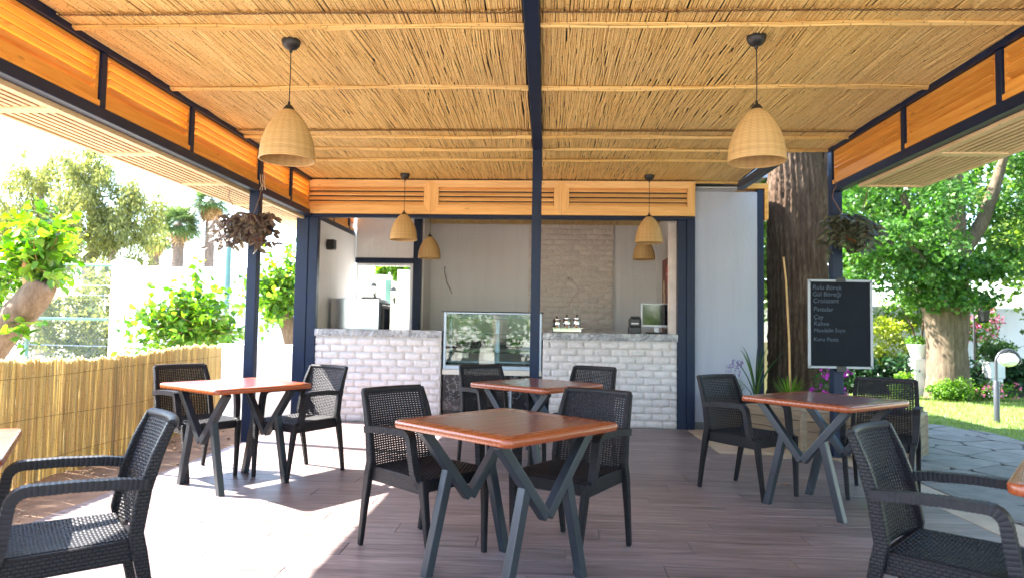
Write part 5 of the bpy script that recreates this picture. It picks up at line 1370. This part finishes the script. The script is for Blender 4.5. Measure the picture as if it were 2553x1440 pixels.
# courtyard seen through the kiosk door
cw = thing('courtyard_wall', 'cream courtyard wall with lanterns seen through the kiosk door', 'wall', (-3.2, 13.2, 0))
MB().box((-4.38, 13.2, -.06), (-2.62, 13.4, 2.16)).build('wall', plaster('courtyard_cream', (.72, .70, .58)), cw, world=True)
MB().box((-2.62, 11.9, -.06), (-2.42, 13.4, 2.16)).build('side_wall', plaster('courtyard_cream_side', (.74, .73, .64)), cw, world=True)
MB().box((-3.13, 13.17, -.05), (-3.03, 13.199, 2.05)).build('green_downpipe', grn, cw, world=True)
def lantern(x, y, z, lab):
    l_ = thing('wall_lantern', lab, 'lantern', (x, y, z), group='lanterns on the courtyard wall')
    MB().tube([(0, 0, -.14), (0, -.05, -.16), (0, -.11, -.13), (0, -.12, -.09)], .010, 8).box((-.02, -.008, -.2), (.02, -.0005, -.06)).build('bracket', black_pl, l_)
    MB().lathe([(.03, -.09), (.055, .03), (.055, .04)], 6, c=(0, -.12, 0), cap0=True).build('glass', simple('pale_lantern_glass', (.55, .53, .42), .2), l_)
    MB().lathe([(.066, .041), (.045, .09), (.012, .11), (.006, .14)], 6, c=(0, -.12, 0), cap0=True, cap1=True).build('roof', black_pl, l_)
lantern(-3.34, 13.199, 1.88, 'small black lantern left of the green pipe through the kiosk door')
lantern(-2.95, 13.199, 1.80, 'small black lantern right of the green pipe through the kiosk door')
vine = thing('courtyard_vine', 'bright green vine over the courtyard wall through the kiosk door', 'plant', (-2.75, 13.3, 2.1)); crown(vine, 'foliage', [clouds(clumps((-2.75, 13.3, 2.35), (.6, .3, .25), 22, .16, seed=3), 80, .08, HE)], mul)

# ------------------------------------------------------------------ tall trees and palms at the left
euc = leafmat('gum_leaf', [(.06, .085, .03), (.14, .165, .055), (.25, .26, .08), (.40, .40, .12)], .5)
bark4 = barkmat('gum_bark', (.34, .27, .21), (.55, .47, .39), .8, .3)
NAR = T_diamond(.13, .03)
ridge_n = 12
for k, (x, y, segs, lab) in enumerate((
  (-15.1, 22.0, [((-15.2, 22, 4.6), (1.3, 1.3, 1.6), 60), ((-14.0, 22, 4.0), (1.2, 1.1, 1.5), 52), ((-15.6, 22, 6.1), (.9, .9, .9), 26), ((-13.6, 22, 5.0), (.7, .8, .7), 18)], 'tall grey green gum tree left of the palms'),
  (-17.2, 22.6, [((-17.4, 22.6, 5.4), (1.2, 1.2, 1.9), 55), ((-18.6, 22.6, 4.2), (1.4, 1.2, 1.8), 50), ((-16.6, 22.6, 3.4), (.8, .9, 1.0), 24)], 'tall wispy gum tree at the left picture edge'))):
    e = thing('gum_tree', lab, 'tree', (x, y, 0), group='gum trees beyond the chain link fence')
    trunk(e, [(x+.1, y, -.06), (x, y, 1.3), (x-.15, y, 2.6), (x-.1, y, 4.0), (x-.4, y, 6.0)], [.32, .26, .2, .14, .05], bark4, n=18, rough=.1, seed=40+k)
    trunk(e, [(x, y, 2.0), (x+.6, y, 3.2), (x+1.1, y, 4.4)], [.13, .09, .04], bark4, 'branch', n=12, seed=42+k)
    cl = []
    for j, (c, r_, n) in enumerate(segs): cl += clumps(c, r_, n, .36, 1.5, seed=50+10*k+j)
    crown(e, 'crown', [clouds(cl, 150, .17, NAR, 1.3, .2, .5)], euc)
    # hanging twigs
under = thing('roadside_bushes', 'rough green bushes behind the chain link fence', 'bush', (-13.5, 20, 0)); crown(under, 'foliage', [clouds(clumps((-13.6, 19.5, 1.2), (4.5, .8, 1.4), 150, .45, seed=71), 110, .12, T_diamond(.35))], euc)
palm_g = leafmat('palm_frond', [(.05, .09, .03), (.10, .16, .05), (.18, .24, .09)], .35)
palm_d = leafmat('dry_frond', [(.30, .19, .09), (.44, .29, .14), (.55, .40, .22)], .3)
bark5 = barkmat('palm_bark', (.20, .14, .10), (.38, .30, .23), 1.0, .8)
def fan(acc, c, d, n, L, seed, droop):
    g_ = np.random.default_rng(seed); M = orient(d[None], n[None])[0]; r_ = g_.random(); pet = L*.42; ns = 17
    V, F, Rn = acc
    def P(x, y, z): return np.array(c)+M@np.array((x, y, z))
    b = len(V); V += [P(0, -.02, 0), P(0, .02, 0), P(pet, .012, 0), P(pet, -.012, 0)]; F.append((b, b+1, b+2)); F.append((b, b+2, b+3)); Rn += [r_*.5, r_*.5]
    for k in range(ns):
        a = (k/(ns-1)-.5)*R(235); ll = L*.62*(.72+.28*math.cos(a*.6))*g_.uniform(.85, 1.1); w_ = L*.035; b = len(V)
        ca, sa = math.cos(a), math.sin(a); dz = -droop*ll
        V += [P(pet, 0, 0), P(pet+ca*ll*.55-sa*w_, sa*ll*.55+ca*w_, dz*.25), P(pet+ca*ll*.55+sa*w_, sa*ll*.55-ca*w_, dz*.25), P(pet+ca*ll, sa*ll, dz)]
        F.append((b, b+2, b+1)); F.append((b+1, b+2, b+3)); Rn += [r_, r_]
def palm(x, y, zc, L, trunk_r, label, seed, nf=34, dry=16, group='fan palms'):
    g_ = np.random.default_rng(seed); p = thing('fan_palm', label, 'palm', (x, y, 0), group=group)
    V = []; F = []; pts = []; n = 16; rows = int(zc/.16)
    tv = MB()
    for i in range(rows): tv.lathe([(trunk_r*(1.12+.05*math.sin(i)), i*.16-.06), (trunk_r*.92, i*.16+.10)], n)
    tv.lathe([(trunk_r*1.1, rows*.16-.06), (trunk_r*.5, zc+.1)], n, cap1=True).build('trunk', bark5, p, smooth=False)
    acc = ([], [], [])
    for k in range(nf):
        a = k*2.39996; el = R(78-112*(k/nf)**.85); d = np.array((math.cos(a)*math.cos(el), math.sin(a)*math.cos(el), math.sin(el))); nn = np.array((-math.cos(a)*math.sin(el), -math.sin(a)*math.sin(el), math.cos(el)))
        fan(acc, (x, y, zc), d, nn+g_.normal(0, .25, 3), L*g_.uniform(.85, 1.1), seed+k, .28)
    link('crown', np_mesh('crown', np.array(acc[0])-np.array((x, y, 0)), np.array(acc[1]), palm_g, acc[2]), p)
    acc = ([], [], [])
    for k in range(dry):
        a = k*2.39996; el = R(-62-18*g_.random()); d = np.array((math.cos(a)*math.cos(el), math.sin(a)*math.cos(el), math.sin(el))); nn = np.array((math.cos(a), math.sin(a), .3))
        fan(acc, (x, y, zc-.1), d, nn, L*.8*g_.uniform(.8, 1.1), seed+90+k, .1)
    if dry: link('dry_skirt', np_mesh('dry_skirt', np.array(acc[0])-np.array((x, y, 0)), np.array(acc[1]), palm_d, acc[2]), p)
palm(-20.0, 36, 6.35, 1.55, .30, 'fan palm with green crown beside the gum tree', 5, 40, 6)
palm(-18.5, 36.5, 7.75, 1.5, .26, 'taller fan palm with a dry brown skirt near the left post', 7, 30, 26)
palm(-21.9, 37, 5.7, 1.3, .28, 'low fan palm half hidden by the gum tree', 9, 26, 20)
# behind the photographer: seen only as reflections in the display case and the monitor
palm(-2.2, -16, 4.2, 1.7, .32, 'fan palm behind the photographer, mirrored in the display case', 15, 36, 10)
hb = thing('far_hedge', 'dark hedge behind the photographer, mirrored in the display case', 'hedge', (0, -22, 0)); crown(hb, 'foliage', [clouds(clumps((0, -22, 1.3), (14, .8, 1.4), 150, .7, seed=81), 60, .22, T_diamond(.4))], back_leaf)
# a few leaf scraps on the tiles
def scrap(x, y, lab, s):
    g_ = np.random.default_rng(int(x*100+900)); V, F, Rn = scatter(T_heart(), np.array([(0, 0, .004), (.03, .012, .004), (-.025, .02, .004)]), np.array([(1, .2, 0), (.5, 1, 0), (-1, .3, 0)]), np.array([(0, .1, 1.0)]*3), np.array([s, s*.8, s*.6]), np.array([.2, .5, .8]))
    tag(link('dry_leaf', np_mesh('dry_leaf', V, F, palm_d, Rn), None, (x, y, .006)), lab, 'leaf', 'dry leaves on the tiles')
scrap(1.88, 5.52, 'curled dry leaf on the tiles behind the right table legs', .05)
scrap(-1.30, 4.45, 'tiny dry leaf on the tiles near the sun edge', .02)
